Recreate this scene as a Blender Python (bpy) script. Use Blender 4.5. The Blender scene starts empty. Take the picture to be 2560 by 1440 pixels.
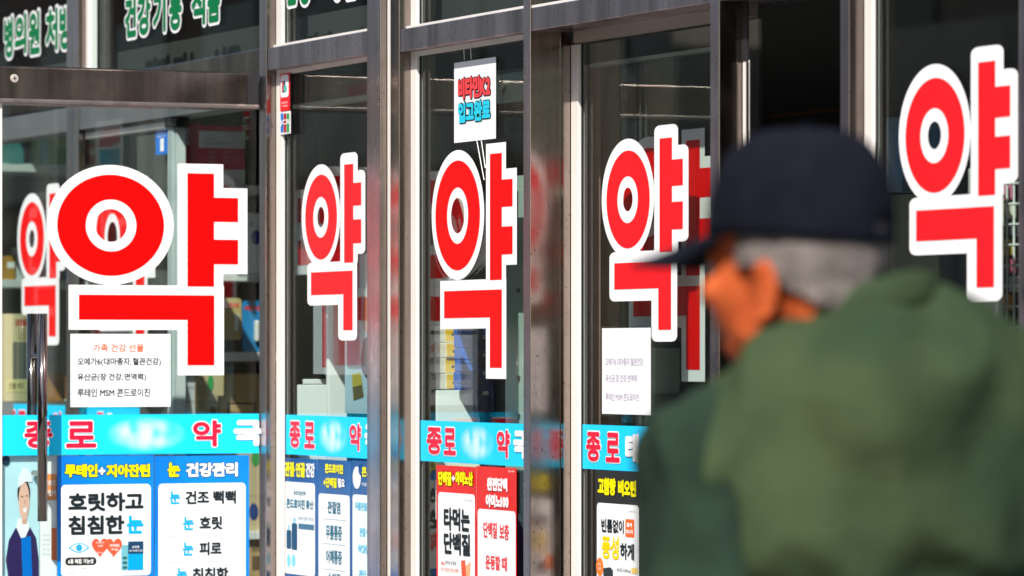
import bpy, bmesh, math, random
from mathutils import Vector, Matrix, noise
random.seed(7)
sc = bpy.context.scene
COL = sc.collection
R = math.radians

# ---------------------------------------------------------------- camera
FPX, CX, CY, CAMH = 10877.0, 1280.0, 885.0, 1.30
cam = bpy.data.objects.new('camera', bpy.data.cameras.new('camera'))
COL.objects.link(cam)
cam.location = (0, 0, CAMH)
cam.rotation_euler = (R(90), 0, 0)
cam.data.sensor_width = 36
cam.data.lens = FPX / 2560 * 36
cam.data.shift_y = (CY - 720) / 2560
cam.data.clip_end = 500
cam.data.dof.use_dof = True
cam.data.dof.focus_distance = 10.6
cam.data.dof.aperture_fstop = 5.2
sc.camera = cam

# ---------------------------------------------------------------- light
SUN_H = Vector((-0.27, -0.963))          # horizontal direction towards the sun
SUN_EL = R(46)
w = bpy.data.worlds.new('World'); sc.world = w; w.use_nodes = True
nt = w.node_tree
sky = nt.nodes.new('ShaderNodeTexSky'); sky.sky_type = 'NISHITA'; sky.sun_disc = False
sky.sun_elevation = SUN_EL
sky.sun_rotation = math.atan2(SUN_H.x, SUN_H.y)
nt.links.new(sky.outputs[0], nt.nodes['Background'].inputs[0])
nt.nodes['Background'].inputs[1].default_value = 0.10
sun = bpy.data.objects.new('sun', bpy.data.lights.new('sun', 'SUN'))
COL.objects.link(sun)
sun.data.energy = 4.6; sun.data.angle = R(0.53); sun.data.color = (1.0, 0.95, 0.87)
sd = Vector((SUN_H.x * math.cos(SUN_EL), SUN_H.y * math.cos(SUN_EL), math.sin(SUN_EL)))
sun.rotation_euler = sd.to_track_quat('Z', 'Y').to_euler()
sun.location = (-4, -8, 9)
sc.view_settings.view_transform = 'Standard'
sc.view_settings.look = 'None'
sc.view_settings.exposure = 0.62
sc.view_settings.gamma = 1
sc.cycles.max_bounces = 10
sc.cycles.transparent_max_bounces = 24

# ---------------------------------------------------------------- frame of the shop
# local axes: s = along the shopfront (to the right, nearer), d = into the shop, z = up
TH = math.atan2(4953, FPX)                        # angle of the shopfront to the view axis
E1 = Vector((math.sin(TH), -math.cos(TH), 0))
ED = Vector((math.cos(TH), math.sin(TH), 0))
O0 = Vector((-630 / FPX * 12.0, 12.0, 0))
RZ = math.atan2(E1.y, E1.x)
def W(s, d, z): return O0 + E1 * s + ED * d + Vector((0, 0, z))
def hitA(px, py, d=0.0):                          # plane parallel to the shopfront -> (s, z)
    u = (px - CX) / FPX
    # O0 + s E1 + d ED = t (u,1)
    bx, by = O0.x + d * ED.x, O0.y + d * ED.y
    # bx + s E1x = u t ; by + s E1y = t
    s = (u * by - bx) / (E1.x - u * E1.y)
    t = by + s * E1.y
    return s, CAMH - (py - CY) / FPX * t
def hitW(px, py, s=0.0):                          # plane square to the shopfront -> (d, z)
    u = (px - CX) / FPX
    bx, by = O0.x + s * E1.x, O0.y + s * E1.y
    d = (u * by - bx) / (ED.x - u * ED.y)
    t = by + d * ED.y
    return d, CAMH - (py - CY) / FPX * t

# ---------------------------------------------------------------- materials
MATS = {}
def pm(name, col, rough=0.5, metal=0.0, spec=0.5, noise_amt=0.0, nscale=8.0, bump=0.0, bscale=60.0, stretch=(1, 1, 1), coat=0.0, dark=None, fac=(0.4, 0.7)):
    if name in MATS: return MATS[name]
    m = bpy.data.materials.new(name); m.use_nodes = True
    n = m.node_tree.nodes; l = m.node_tree.links; b = n['Principled BSDF']
    b.inputs['Base Color'].default_value = (*col, 1)
    b.inputs['Roughness'].default_value = rough
    b.inputs['Metallic'].default_value = metal
    b.inputs['Specular IOR Level'].default_value = spec
    b.inputs['Coat Weight'].default_value = coat
    if noise_amt or bump:
        tc = n.new('ShaderNodeTexCoord'); mp = n.new('ShaderNodeMapping')
        mp.inputs['Scale'].default_value = stretch
        l.new(tc.outputs['Object'], mp.inputs[0])
    if noise_amt:
        t = n.new('ShaderNodeTexNoise'); t.inputs['Scale'].default_value = nscale; t.inputs['Detail'].default_value = 6
        l.new(mp.outputs[0], t.inputs['Vector'])
        r = n.new('ShaderNodeMapRange'); r.inputs[1].default_value = fac[0]; r.inputs[2].default_value = fac[1]
        l.new(t.outputs[0], r.inputs[0])
        mx = n.new('ShaderNodeMix'); mx.data_type = 'RGBA'
        dk = dark if dark else tuple(c * (1 - noise_amt) for c in col)
        mx.inputs[6].default_value = (*col, 1); mx.inputs[7].default_value = (*dk, 1)
        l.new(r.outputs[0], mx.inputs[0]); l.new(mx.outputs[2], b.inputs['Base Color'])
    if bump:
        t2 = n.new('ShaderNodeTexNoise'); t2.inputs['Scale'].default_value = bscale; t2.inputs['Detail'].default_value = 3
        l.new(mp.outputs[0], t2.inputs['Vector'])
        bp = n.new('ShaderNodeBump'); bp.inputs['Strength'].default_value = bump; bp.inputs['Distance'].default_value = 0.01
        l.new(t2.outputs[0], bp.inputs['Height']); l.new(bp.outputs[0], b.inputs['Normal'])
    MATS[name] = m
    return m
def flat(col, rough=0.55, key=None):
    return pm(key or 'print_%.3f_%.3f_%.3f' % col, col, rough, spec=0.12)
def steel_mat(name, col, rough):
    m = bpy.data.materials.new(name); m.use_nodes = True
    n = m.node_tree.nodes; l = m.node_tree.links; b = n['Principled BSDF']
    b.inputs['Metallic'].default_value = 1.0
    tc = n.new('ShaderNodeTexCoord')
    mp = n.new('ShaderNodeMapping'); mp.inputs['Scale'].default_value = (160, 160, 1.2)
    l.new(tc.outputs['Object'], mp.inputs[0])
    t = n.new('ShaderNodeTexNoise'); t.inputs['Scale'].default_value = 1.0; t.inputs['Detail'].default_value = 4
    l.new(mp.outputs[0], t.inputs['Vector'])
    bp = n.new('ShaderNodeBump'); bp.inputs['Strength'].default_value = 0.13; bp.inputs['Distance'].default_value = 0.0006
    l.new(t.outputs[0], bp.inputs['Height']); l.new(bp.outputs[0], b.inputs['Normal'])
    sp = n.new('ShaderNodeTexNoise'); sp.inputs['Scale'].default_value = 9; sp.inputs['Detail'].default_value = 8; sp.inputs['Roughness'].default_value = 0.7
    l.new(tc.outputs['Object'], sp.inputs['Vector'])
    rr = n.new('ShaderNodeMapRange'); rr.inputs[1].default_value = 0.35; rr.inputs[2].default_value = 0.7
    rr.inputs[3].default_value = rough * 0.8; rr.inputs[4].default_value = rough * 1.5
    l.new(sp.outputs[0], rr.inputs[0]); l.new(rr.outputs[0], b.inputs['Roughness'])
    pit = n.new('ShaderNodeTexNoise'); pit.inputs['Scale'].default_value = 140; pit.inputs['Detail'].default_value = 2
    l.new(tc.outputs['Object'], pit.inputs['Vector'])
    pr = n.new('ShaderNodeMapRange'); pr.inputs[1].default_value = 0.66; pr.inputs[2].default_value = 0.72
    l.new(pit.outputs[0], pr.inputs[0])
    mul = n.new('ShaderNodeMath'); mul.operation = 'MULTIPLY'; mul.inputs[1].default_value = 0.75
    l.new(pr.outputs[0], mul.inputs[0])
    mx = n.new('ShaderNodeMix'); mx.data_type = 'RGBA'
    mx.inputs[7].default_value = (0.09, 0.05, 0.035, 1)
    st = n.new('ShaderNodeMix'); st.data_type = 'RGBA'
    st.inputs[6].default_value = (*col, 1); st.inputs[7].default_value = (col[0] * .62, col[1] * .58, col[2] * .55, 1)
    l.new(rr.outputs[0], st.inputs[0]); l.new(sp.outputs[0], st.inputs[0])
    smp = n.new('ShaderNodeMapping'); smp.inputs['Scale'].default_value = (11, 11, .35)
    l.new(tc.outputs['Object'], smp.inputs[0])
    sn = n.new('ShaderNodeTexNoise'); sn.inputs['Scale'].default_value = 1; sn.inputs['Detail'].default_value = 5; sn.inputs['Roughness'].default_value = .65
    l.new(smp.outputs[0], sn.inputs['Vector'])
    sr = n.new('ShaderNodeMapRange'); sr.inputs[1].default_value = .34; sr.inputs[2].default_value = .64; sr.inputs[3].default_value = 1.12; sr.inputs[4].default_value = .5  # vertical reflection streaks painted into the base colour
    l.new(sn.outputs[0], sr.inputs[0])
    sv = n.new('ShaderNodeVectorMath'); sv.operation = 'SCALE'
    l.new(st.outputs[2], sv.inputs[0]); l.new(sr.outputs[0], sv.inputs['Scale'])
    l.new(sv.outputs[0], mx.inputs[6]); l.new(mul.outputs[0], mx.inputs[0])
    l.new(mx.outputs[2], b.inputs['Base Color'])
    return m
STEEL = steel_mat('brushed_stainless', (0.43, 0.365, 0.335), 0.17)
STEELF = steel_mat('stainless_sheen_face', (0.66, 0.60, 0.65), 0.30)  # paler copy: street and sky reflection painted into the colour
CHROME = pm('polished_tube', (0.22, 0.19, 0.175), 0.09, 1.0)
WHITE = pm('white_trim', (0.80, 0.76, 0.72), 0.4, noise_amt=.15, nscale=5, stretch=(1, 1, .3))
def glass_mat(name, tint, rmax=1.0):
    m = bpy.data.materials.new(name); m.use_nodes = True
    n = m.node_tree.nodes; l = m.node_tree.links
    n.remove(n['Principled BSDF'])
    tr = n.new('ShaderNodeBsdfTransparent'); tr.inputs[0].default_value = (*tint, 1)
    gl = n.new('ShaderNodeBsdfGlossy'); gl.inputs['Roughness'].default_value = 0.015
    lw = n.new('ShaderNodeLayerWeight'); lw.inputs[0].default_value = 0.5
    pw = n.new('ShaderNodeMath'); pw.operation = 'POWER'; pw.inputs[1].default_value = 5
    l.new(lw.outputs['Facing'], pw.inputs[0])
    ma = n.new('ShaderNodeMath'); ma.operation = 'MULTIPLY_ADD'; ma.inputs[1].default_value = 0.96 * rmax; ma.inputs[2].default_value = 0.04
    l.new(pw.outputs[0], ma.inputs[0])
    mx = n.new('ShaderNodeMixShader')
    l.new(ma.outputs[0], mx.inputs[0]); l.new(tr.outputs[0], mx.inputs[1]); l.new(gl.outputs[0], mx.inputs[2])
    l.new(mx.outputs[0], n['Material Output'].inputs[0])
    return m
GLASS = glass_mat('shop_glass', (0.88, 0.93, 0.91), .62)
GLASSC = glass_mat('clear_glass', (0.95, 0.98, 0.97))
DARKT = pm('dark_rubber', (0.015, 0.015, 0.017), 0.5)
SHADE = pm('interior_grey', (0.16, 0.165, 0.165), 0.7, noise_amt=.25, nscale=3)
VRED = flat((0.86, 0.0, 0.0), 0.5, 'sticker_red')
VRED2 = flat((0.86, 0.012, 0.018), 0.5, 'sticker_faded_red')
VWHITE = flat((0.86, 0.86, 0.87), 0.4, 'sticker_white')
BANNER = None
PAPER = pm('white_paper', (0.82, 0.84, 0.86), .6, spec=.15, noise_amt=.05, nscale=4, bump=.25, bscale=9)
BLACKI = flat((0.015, 0.016, 0.018), 0.5, 'black_ink')
GREEN = flat((0.0, 0.16, 0.05), 0.6, 'sticker_green')

# ---------------------------------------------------------------- builders
class MB:
    def __init__(s): s.v = []; s.f = []; s.m = []
    def add(s, v, f, mi=0):
        b = len(s.v); s.v += [tuple(p) for p in v]; s.f += [tuple(i + b for i in q) for q in f]; s.m += [mi] * len(f); return s
    def box(s, a, b, mi=0, bev=0.0):
        x0, x1 = sorted((a[0], b[0])); y0, y1 = sorted((a[1], b[1])); z0, z1 = sorted((a[2], b[2]))
        if bev <= 0:
            v = [(x, y, z) for x in (x0, x1) for y in (y0, y1) for z in (z0, z1)]
            return s.add(v, [(0, 1, 3, 2), (4, 6, 7, 5), (0, 4, 5, 1), (2, 3, 7, 6), (0, 2, 6, 4), (1, 5, 7, 3)], mi)
        bm = bmesh.new(); bmesh.ops.create_cube(bm, size=1)
        for q in bm.verts: q.co = Vector(((x0 + x1) / 2 + q.co.x * (x1 - x0), (y0 + y1) / 2 + q.co.y * (y1 - y0), (z0 + z1) / 2 + q.co.z * (z1 - z0)))
        bmesh.ops.bevel(bm, geom=bm.edges[:], offset=min(bev, .45 * min(x1 - x0, y1 - y0, z1 - z0)), segments=2, affect='EDGES', profile=.5)
        s.add([q.co[:] for q in bm.verts], [[q.index for q in f.verts] for f in bm.faces], mi) if [setattr(q, 'index', i) for i, q in enumerate(bm.verts)] else 0
        bm.free(); return s
    def tube(s, p0, p1, r0, r1=None, n=16, mi=0, cap=True):
        p0 = Vector(p0); p1 = Vector(p1); r1 = r0 if r1 is None else r1
        q = (p1 - p0).to_track_quat('Z', 'Y'); v = []
        for p, r in ((p0, r0), (p1, r1)):
            for i in range(n):
                a = 2 * math.pi * i / n; v.append(p + q @ Vector((r * math.cos(a), r * math.sin(a), 0)))
        f = [(i, (i + 1) % n, n + (i + 1) % n, n + i) for i in range(n)]
        if cap: f += [tuple(range(n))[::-1], tuple(range(n, 2 * n))]
        return s.add(v, f, mi)
def props(o, label=None, cat=None, group=None, kind=None):
    if label: o['label'] = label
    if cat: o['category'] = cat
    if group: o['group'] = group
    if kind: o['kind'] = kind
    return o
def mesh_from(name, mb, mats, org=(0, 0, 0), smooth=False):
    me = bpy.data.meshes.new(name)
    me.from_pydata([(a - org[0], b - org[1], c - org[2]) for a, b, c in mb.v], [], mb.f)
    for m in (mats if isinstance(mats, (list, tuple)) else [mats]): me.materials.append(m)
    if any(mb.m): me.polygons.foreach_set('material_index', mb.m)
    if smooth: me.polygons.foreach_set('use_smooth', [True] * len(me.polygons))
    me.update(); return me
class Thing:
    """a top-level object standing in the shop's frame; parts are its children"""
    def __init__(s, name, label, cat, org=(0, 0, 0), group=None, mesh=None, mat=None, smooth=False, kind=None):
        s.org = org
        me = mesh_from(name, mesh, mat, org, smooth) if mesh else None
        s.o = bpy.data.objects.new(name, me); COL.objects.link(s.o)
        s.o.location = W(*org); s.o.rotation_euler = (0, 0, RZ)
        if kind: s.o['kind'] = kind
        else: props(s.o, label, cat, group)
    def part(s, name, mb, mat, parent=None, label=None, smooth=False, kind=None):
        o = bpy.data.objects.new(name, mesh_from(name, mb, mat, s.org, smooth)); COL.objects.link(o)
        o.parent = parent or s.o
        if label: o['label'] = label
        if kind: o['kind'] = kind
        return o
# ---- flat work on a plane
class Plane:
    def __init__(s, kind, c): s.k = kind; s.c = c
    def uv(s, px, py): return hitA(px, py, s.c) if s.k == 'A' else hitW(px, py, s.c)
    def pt(s, a, z, e=0.0): return (a, s.c - e, z) if s.k == 'A' else (s.c + e, a, z)
    def rect(s, x0, y0, x1, y1):          # y given at the middle of the box
        xm = (x0 + x1) / 2
        return s.uv(x0, 0)[0], s.uv(x1, 0)[0], s.uv(xm, y1)[1], s.uv(xm, y0)[1]     # a0,a1,z0,z1
def poly_rr(x0, x1, y0, y1, r, ry=None, n=6):
    ry = r if ry is None else ry
    p = []
    for cx, cy, a in ((x1 - r, y1 - ry, 0), (x0 + r, y1 - ry, 90), (x0 + r, y0 + ry, 180), (x1 - r, y0 + ry, 270)):
        if r <= 0: p.append((cx, cy)); continue
        for i in range(n + 1): t = R(a + 90 * i / n); p.append((cx + r * math.cos(t), cy + ry * math.sin(t)))
    return p
def face2(pl, mb, pts, e, mi=0):
    mb.add([pl.pt(x, y, e) for x, y in pts], [tuple(range(len(pts)))], mi)
def ring2(pl, mb, cx, cy, ra, rb, ia, ib, e, mi=0, n=72, icx=None, icy=None):
    icx = cx if icx is None else icx; icy = cy if icy is None else icy
    v = []
    for i in range(n):
        t = 2 * math.pi * i / n; v += [pl.pt(cx + ra * math.cos(t), cy + rb * math.sin(t), e), pl.pt(icx + ia * math.cos(t), icy + ib * math.sin(t), e)]
    mb.add(v, [(2 * i, (2 * i + 2) % (2 * n), (2 * i + 3) % (2 * n), 2 * i + 1) for i in range(n)], mi)
def ell2(pl, mb, cx, cy, ra, rb, e, mi=0, n=32):
    face2(pl, mb, [(cx + ra * math.cos(2 * math.pi * i / n), cy + rb * math.sin(2 * math.pi * i / n)) for i in range(n)], e, mi)
TC = {}
TSC = bpy.data.scenes.new('glyph_bench')
def bench():
    with bpy.context.temp_override(scene=TSC, view_layer=TSC.view_layers[0]):
        dg = bpy.context.evaluated_depsgraph_get()
    dg.update(); return dg
CHARS = '+·㎍가강건게계고골과관국균근금기긴깨꽃꾸꿀내너노눈는능다단담당대동드때락랜량러력로료루류릎리릿마맹먹메면모무물뮤미민박발방백병보복부분브비빈뻑산상생선성세손수슈스식신아안약양어없에역연염영오완요우운원위유육은을의이인입자잔장전절점정제조족종증지질착처추출충친침케코콘타태테통트특틈틴퍼품풍프플피필하한할함합허헬현혈활황효흐(),.0123456789:ABCDEFGHJKLMNOPQRSTUVWXYZabcdegmnv'
GC = {}
def load_chars(chars, res=3):
    """mesh every character once: one per line of a single text, split by line"""
    STEP = 4.0
    c = bpy.data.curves.new('t', 'FONT'); c.body = chr(10).join(chars); c.resolution_u = res; c.space_line = STEP
    o = bpy.data.objects.new('t', c); TSC.collection.objects.link(o)
    dg = bench(); me = bpy.data.meshes.new_from_object(o.evaluated_get(dg))
    vs = [v.co[:2] for v in me.vertices]
    for ch in chars: GC[ch] = ([], [])
    where = {}
    for i, (x, y) in enumerate(vs):
        k = min(len(chars) - 1, max(0, int(round((-y + .35) / STEP))))
        g = GC[chars[k]]; where[i] = (k, len(g[0])); g[0].append((x, y + k * STEP))
    for p in me.polygons:
        k = where[p.vertices[0]][0]; GC[chars[k]][1].append(tuple(where[v][1] for v in p.vertices))
    bpy.data.objects.remove(o); bpy.data.curves.remove(c); bpy.data.meshes.remove(me)
load_chars(CHARS)
def glyphs(s, res=3):
    if s in TC: return TC[s]
    v = []; f = []; x = 0.0
    for ch in s:
        if ch == ' ': x += .26; continue
        if ch not in GC: load_chars(ch + ch)
        gv, gf = GC[ch]; b = len(v)
        if '가' <= ch <= '힣': off, adv = 0.0, .90
        else:
            lo = min(q[0] for q in gv); off = .05 - lo; adv = max(.34, max(q[0] for q in gv) - lo + .10)
        v += [(px_ + x + off, py_) for px_, py_ in gv]; f += [tuple(i + b for i in q) for q in gf]; x += adv
    x0 = min(p[0] for p in v); x1 = max(p[0] for p in v); y0 = min(p[1] for p in v); y1 = max(p[1] for p in v)
    TC[s] = (v, f, x0, x1, y0, y1); return TC[s]
def text2(pl, mb, s, a0, a1, z0, z1, e, bold=0.0, mi=0, res=3, rings=1):
    """lettering fitted to the box; bold = stroke growth in metres (stacked a hair apart)"""
    v, f, x0, x1, y0, y1 = glyphs(s, res)
    g = bold
    sx = max(1e-5, (a1 - a0 - 2 * g)) / (x1 - x0); sy = max(1e-5, (z1 - z0 - 2 * g)) / max(1e-6, (y1 - y0))
    offs = [(0, 0)]
    if bold > 0:
        for k in range(1, rings + 1):
            n = 8 * k if rings > 1 else 8
            offs += [(g * k / rings * math.cos(2 * math.pi * i / n), g * k / rings * math.sin(2 * math.pi * i / n)) for i in range(n)]
    for i, (ox, oy) in enumerate(offs):
        mb.add([pl.pt(a0 + g + (x - x0) * sx + ox, z0 + g + (y - y0) * sy + oy, e + (i * 1.5e-5)) for x, y in v], f, mi)
    return mb
def px_text(pl, s, x0, y0, x1, y1, e, bold=0.0, mb=None, mi=0, rings=1, grow=0.0):
    a0, a1, z0, z1 = pl.rect(x0, y0, x1, y1)
    mb = mb or MB()
    if grow:                                # an outline: same strokes, grown outwards
        v, f, X0, X1, Y0, Y1 = glyphs(s)
        text2(pl, mb, s, a0 - grow, a1 + grow, z0 - grow, z1 + grow, e, bold + grow, mi, rings=max(rings, 2))
        return mb
    return text2(pl, mb, s, a0, a1, z0, z1, e, bold, mi, rings=rings)

# ================================================================ SETTING
def struct(name, mb, mat): return Thing(name, None, None, (0, 0, 0), mesh=mb, mat=mat, kind='structure')
ASPH = pm('asphalt', (0.055, 0.054, 0.052), 0.9, noise_amt=.4, nscale=3, bump=.3, bscale=200)
PAVE = pm('pavement_stone', (0.23, 0.22, 0.205), 0.85, noise_amt=.35, nscale=2.5, bump=.2, bscale=90)
struct('road', MB().box((-120, -40, -0.5), (60, -5.6, -0.12)), ASPH)
struct('pavement', MB().box((-120, -5.4, -0.5), (60, 0.3, 0.0)), PAVE)
struct('far_pavement', MB().box((-120, -13.2, -0.35), (60, -10.6, 0.0)), PAVE)
kb = MB()
for i in range(60): kb.box((-70 + i * 1.5, -5.6, -0.4), (-70 + i * 1.5 + 1.49, -5.4, 0.012), bev=.01)
props(Thing('kerb', None, None, mesh=kb, mat=pm('granite', (.33, .32, .31), .8, noise_amt=.3, nscale=40), kind='structure').o)

# shop interior shell
S0, S1, DB = -4.6, 7.5, 4.2
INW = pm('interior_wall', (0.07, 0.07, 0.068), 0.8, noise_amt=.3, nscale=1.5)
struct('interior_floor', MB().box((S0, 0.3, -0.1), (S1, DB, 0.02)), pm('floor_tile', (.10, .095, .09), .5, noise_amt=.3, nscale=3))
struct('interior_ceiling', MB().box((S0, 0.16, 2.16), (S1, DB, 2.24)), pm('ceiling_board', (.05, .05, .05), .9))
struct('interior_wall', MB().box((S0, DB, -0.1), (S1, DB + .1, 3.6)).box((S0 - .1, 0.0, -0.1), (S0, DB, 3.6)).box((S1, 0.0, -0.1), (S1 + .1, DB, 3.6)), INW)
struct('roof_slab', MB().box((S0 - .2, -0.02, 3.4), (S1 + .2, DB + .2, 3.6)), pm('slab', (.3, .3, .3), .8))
struct('upper_wall', MB().box((S0 - .2, 0.0, 3.602), (S1 + .2, .3, 8)), pm('stone_wall', (.34, .31, .28), .8, noise_amt=.25, nscale=2))

# ================================================================ SHOPFRONT
front = Thing('shopfront', 'long stainless steel and glass shopfront running back along the pavement', 'shopfront')
ZT = 3.4
def mullion(x0, x1, x2, z0=0.0, z1=ZT, label=None, y1=None):
    a, b = hitA(x0, 0)[0], hitA(x1, 0)[0]
    dep = hitW(x2, 0, b)[0] if x2 else .06
    o = front.part('mullion', MB().box((a, 0, z0), (b, dep, z1), bev=.002), [STEEL, STEELF], label=label)
    for p in o.data.polygons: p.material_index = 1 if p.normal.y < -.8 else 0  # street-facing sides take the copy with the reflection painted in
    return b, dep
def bead(b, dep, x, z0=0.0, z1=ZT, w=.018, mat=None):
    s1 = hitA(x, 0, dep)[0]
    front.part('jamb_trim', MB().box((b + .0005, dep, z0), (s1, dep + w, z1), bev=.0015), mat or WHITE)
    front.part('gasket', MB().box((s1 + .0004, dep + w - .010, z0), (s1 + .0036, dep + w - .0055, z1)), DARKT)
    return s1
def beam(xl, yt, yb, sa, sb, d0=.003, d1=.10, mat=None, name='transom_beam'):
    z1 = hitA(xl, yt, d0)[1]; z0 = hitA(xl, yb, d0)[1]
    front.part(name, MB().box((sa, d0, z0), (sb, d1, z1), bev=.0015), mat or STEELF)
    return z0, z1
def pane(sa, sb, d, z0, z1, mat=None):
    front.part('glass_pane', MB().box((sa, d, z0), (sb, d + .008, z1)), mat or GLASS)

# left run, seen through the projecting glass side
bL, dL = mullion(166, 196, 214)
sLb = bead(bL, dL, 222, 2.14)
sL0 = hitA(-420, 0)[0]
mullion(-440, -405, -390)
z0L, z1L = beam(215, 262, 322, sL0, hitA(650, 0)[0] - .002, mat=pm('grey_aluminium', (.33, .33, .35), .35, .8, noise_amt=.2, nscale=6))
# panes behind the projecting side
dG = .03
pane(sL0, bL - .04, dG, .05, z0L)
pane(bL + .01, hitA(428, 0, dG)[0], dG, .05, z0L - .01)
sE = hitA(428, 0, dG)[0]
front.part('glass_edge', MB().box((sE, dG - .012, .05), (sE + .045, dG + .03, z0L - .01), bev=.003), pm('pale_edge', (.42, .50, .49), .3, noise_amt=.2))
front.part('pivot_clamp', MB().box((sE - .005, dG - .02, z0L - .03), (sE + .06, dG + .035, z0L + .03), bev=.004), DARKT)
front.part('door_rail', MB().box((bL + .01, dG - .012, z0L - .03), (sE, dG + .02, z0L - .01), bev=.003), pm('rail', (.55, .55, .55), .3, .7))
# transoms of the left run
pane(sL0, hitA(166, 0)[0], .05, z1L, ZT)
b1s, b1e = hitA(648, 0)[0], hitA(665, 0)[0]
pane(hitA(214, 0, .05)[0], b1s, .05, z1L, ZT)
front.part('jamb_trim', MB().box((hitA(216, 0, .05)[0], .03, z1L), (hitA(246, 0, .05)[0], .047, ZT), bev=.002), pm('pale_green_trim', (.50, .56, .53), .4))
zlow = hitA(345, 170, .0)[1]
front.part('transom_beam', MB().box((hitA(216, 0)[0], .001, z1L + .001), (b1s - .001, .045, hitA(560, 137, 0)[1]), bev=.002), STEEL)
# corner mullion, pane two
m1, d1 = mullion(648, 665, 690)
t1 = bead(m1, d1, 705)
p2s = hitA(917, 0)[0]
z0, z1 = beam(662, 122, 178, m1 + .0006, p2s - .0006, d1=d1 + .05)
pane(t1, p2s, d1 + .012, .05, z0); pane(t1, p2s, d1 + .012, z1, ZT)
P2 = Plane('A', d1 + .0115)
front.part('sill_bead', MB().box((t1, .004, z1), (p2s - .001, .02, z1 + .006)), WHITE)
front.part('soffit_trim', MB().box((t1, .03, z0 - .012), (p2s - .001, d1 + .011, z0 - .0005)), WHITE)
# post between the two glazed bays
m2, d2 = mullion(917, 950, 968)
t2 = bead(m2, d2, 993)
m3a = hitA(997, 0)[0]
front.part('mullion', MB().box((t2 + .001, 0, 0), (m3a, .05, ZT), bev=.002), STEEL)
d3 = hitW(1026, 0, m3a)[0]
front.part('reveal', MB().box((t2 + .002, .0502, 0), (m3a - .0004, d3, ZT)), STEEL)
t3 = bead(m3a, d3, 1041)
p3s = hitA(1308, 0)[0]
z0, z1 = beam(1000, 74, 130, m3a + .0006, p3s - .0006, d1=d3 + .05)
pane(t3, p3s, d3 + .012, .05, z0); pane(t3, p3s, d3 + .012, z1, ZT)
P3 = Plane('A', d3 + .0115)
front.part('sill_bead', MB().box((t3, .004, z1), (p3s - .001, .02, z1 + .006)), WHITE)
front.part('soffit_trim', MB().box((t3, .03, z0 - .012), (p3s - .001, d3 + .011, z0 - .0005)), WHITE)
# deep reveal, pane four
m4, d4 = mullion(1308, 1325, 1427)
front.part('track_line', MB().box((m4 + .0002, d4 - .028, 0), (m4 + .004, d4 - .022, z0)), CHROME)
t4 = bead(m4, d4, 1445, 0, 2.04)
p4s = hitA(1775, 0)[0]
sOpen0 = hitA(2100, 0)[0]
z0, z1 = beam(1327, 20, 78, m4 + .0006, sOpen0 - .0006, d1=d4 + .06)
pane(t4, p4s, d4 + .012, .05, z0 - .03); pane(m4 + .0006, sOpen0, .03, z1, ZT)
P4 = Plane('A', d4 + .0115)
front.part('soffit_trim', MB().box((t4, d4 - .012, z0 - .028), (p4s - .001, d4 + .011, z0 - .0005)), pm('bronze_trim', (.42, .36, .32), .4, .5))
front.part('sill_bead', MB().box((m4 + .001, .004, z1), (sOpen0 - .001, .02, z1 + .006)), WHITE)
m5, d5 = mullion(1775, 1797, 1856, 0, z0)
t5 = bead(m5, d5, 1871, 0, z0 - .13, w=.004)
front.part('jamb_trim', MB().box((m5 + .0005, d5 - .002, z0 - .13), (t5 - .003, d5 + .003, z0 - .0005)), DARKT)  # dark piece painted in for the header's shadow on the upper jamb
# sliding leaf standing open behind pane four
PB = Plane('A', .19)
lb = MB().box((hitA(1560, 0, .20)[0], .192, .05), (hitA(1860, 0, .20)[0], .20, 2.0))
slid = Thing('sliding_glass_door', 'frameless glass door leaf slid open behind the pane beside the man', 'door', (hitA(1700, 0, .20)[0], .195, .05))
slid.part('glass_pane', lb, GLASSC)
slid.part('stile', MB().box((hitA(1465, 0, .20)[0], .185, .05), (hitA(1484, 0, .20)[0], .22, 2.0), bev=.003), pm('olive_stile', (.36, .22, .20), .4))
slid.part('top_rail', MB().box((hitA(1484, 0, .20)[0], .188, hitA(1500, 168, .20)[1]), (hitA(1860, 0, .20)[0], .212, hitA(1500, 158, .20)[1])), pm('rail', (.5, .5, .5)))
# open doorway and last pane
m6, d6 = mullion(2100, 2122, 2160)
t6 = bead(m6, d6, 2180)
p5s = hitA(2546, 0)[0]
pane(t6, p5s, d6 + .012, .05, ZT)
P5 = Plane('A', d6 + .0115)
m7, d7 = mullion(2546, 2580, 2640)
t7 = bead(m7, d7, 2670)
for k in range(3):
    sx = t7 + k * 1.0
    pane(sx, sx + .96, d7 + .012, .05, 2.08); pane(sx, sx + .96, d7 + .012, 2.14, ZT)
    front.part('transom_beam', MB().box((sx, .003, 2.08), (sx + .96, .1, 2.14)), STEEL)
    front.part('mullion', MB().box((sx + .9605, 0, 0), (sx + .9995, .06, ZT)), STEEL)
front.part('base_plinth', MB().box((sL0, .001, 0), (m4, d3 + .01, .048)).box((m6 - .05, .001, 0), (t7 + 3, .045, .048)), STEEL)

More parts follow.
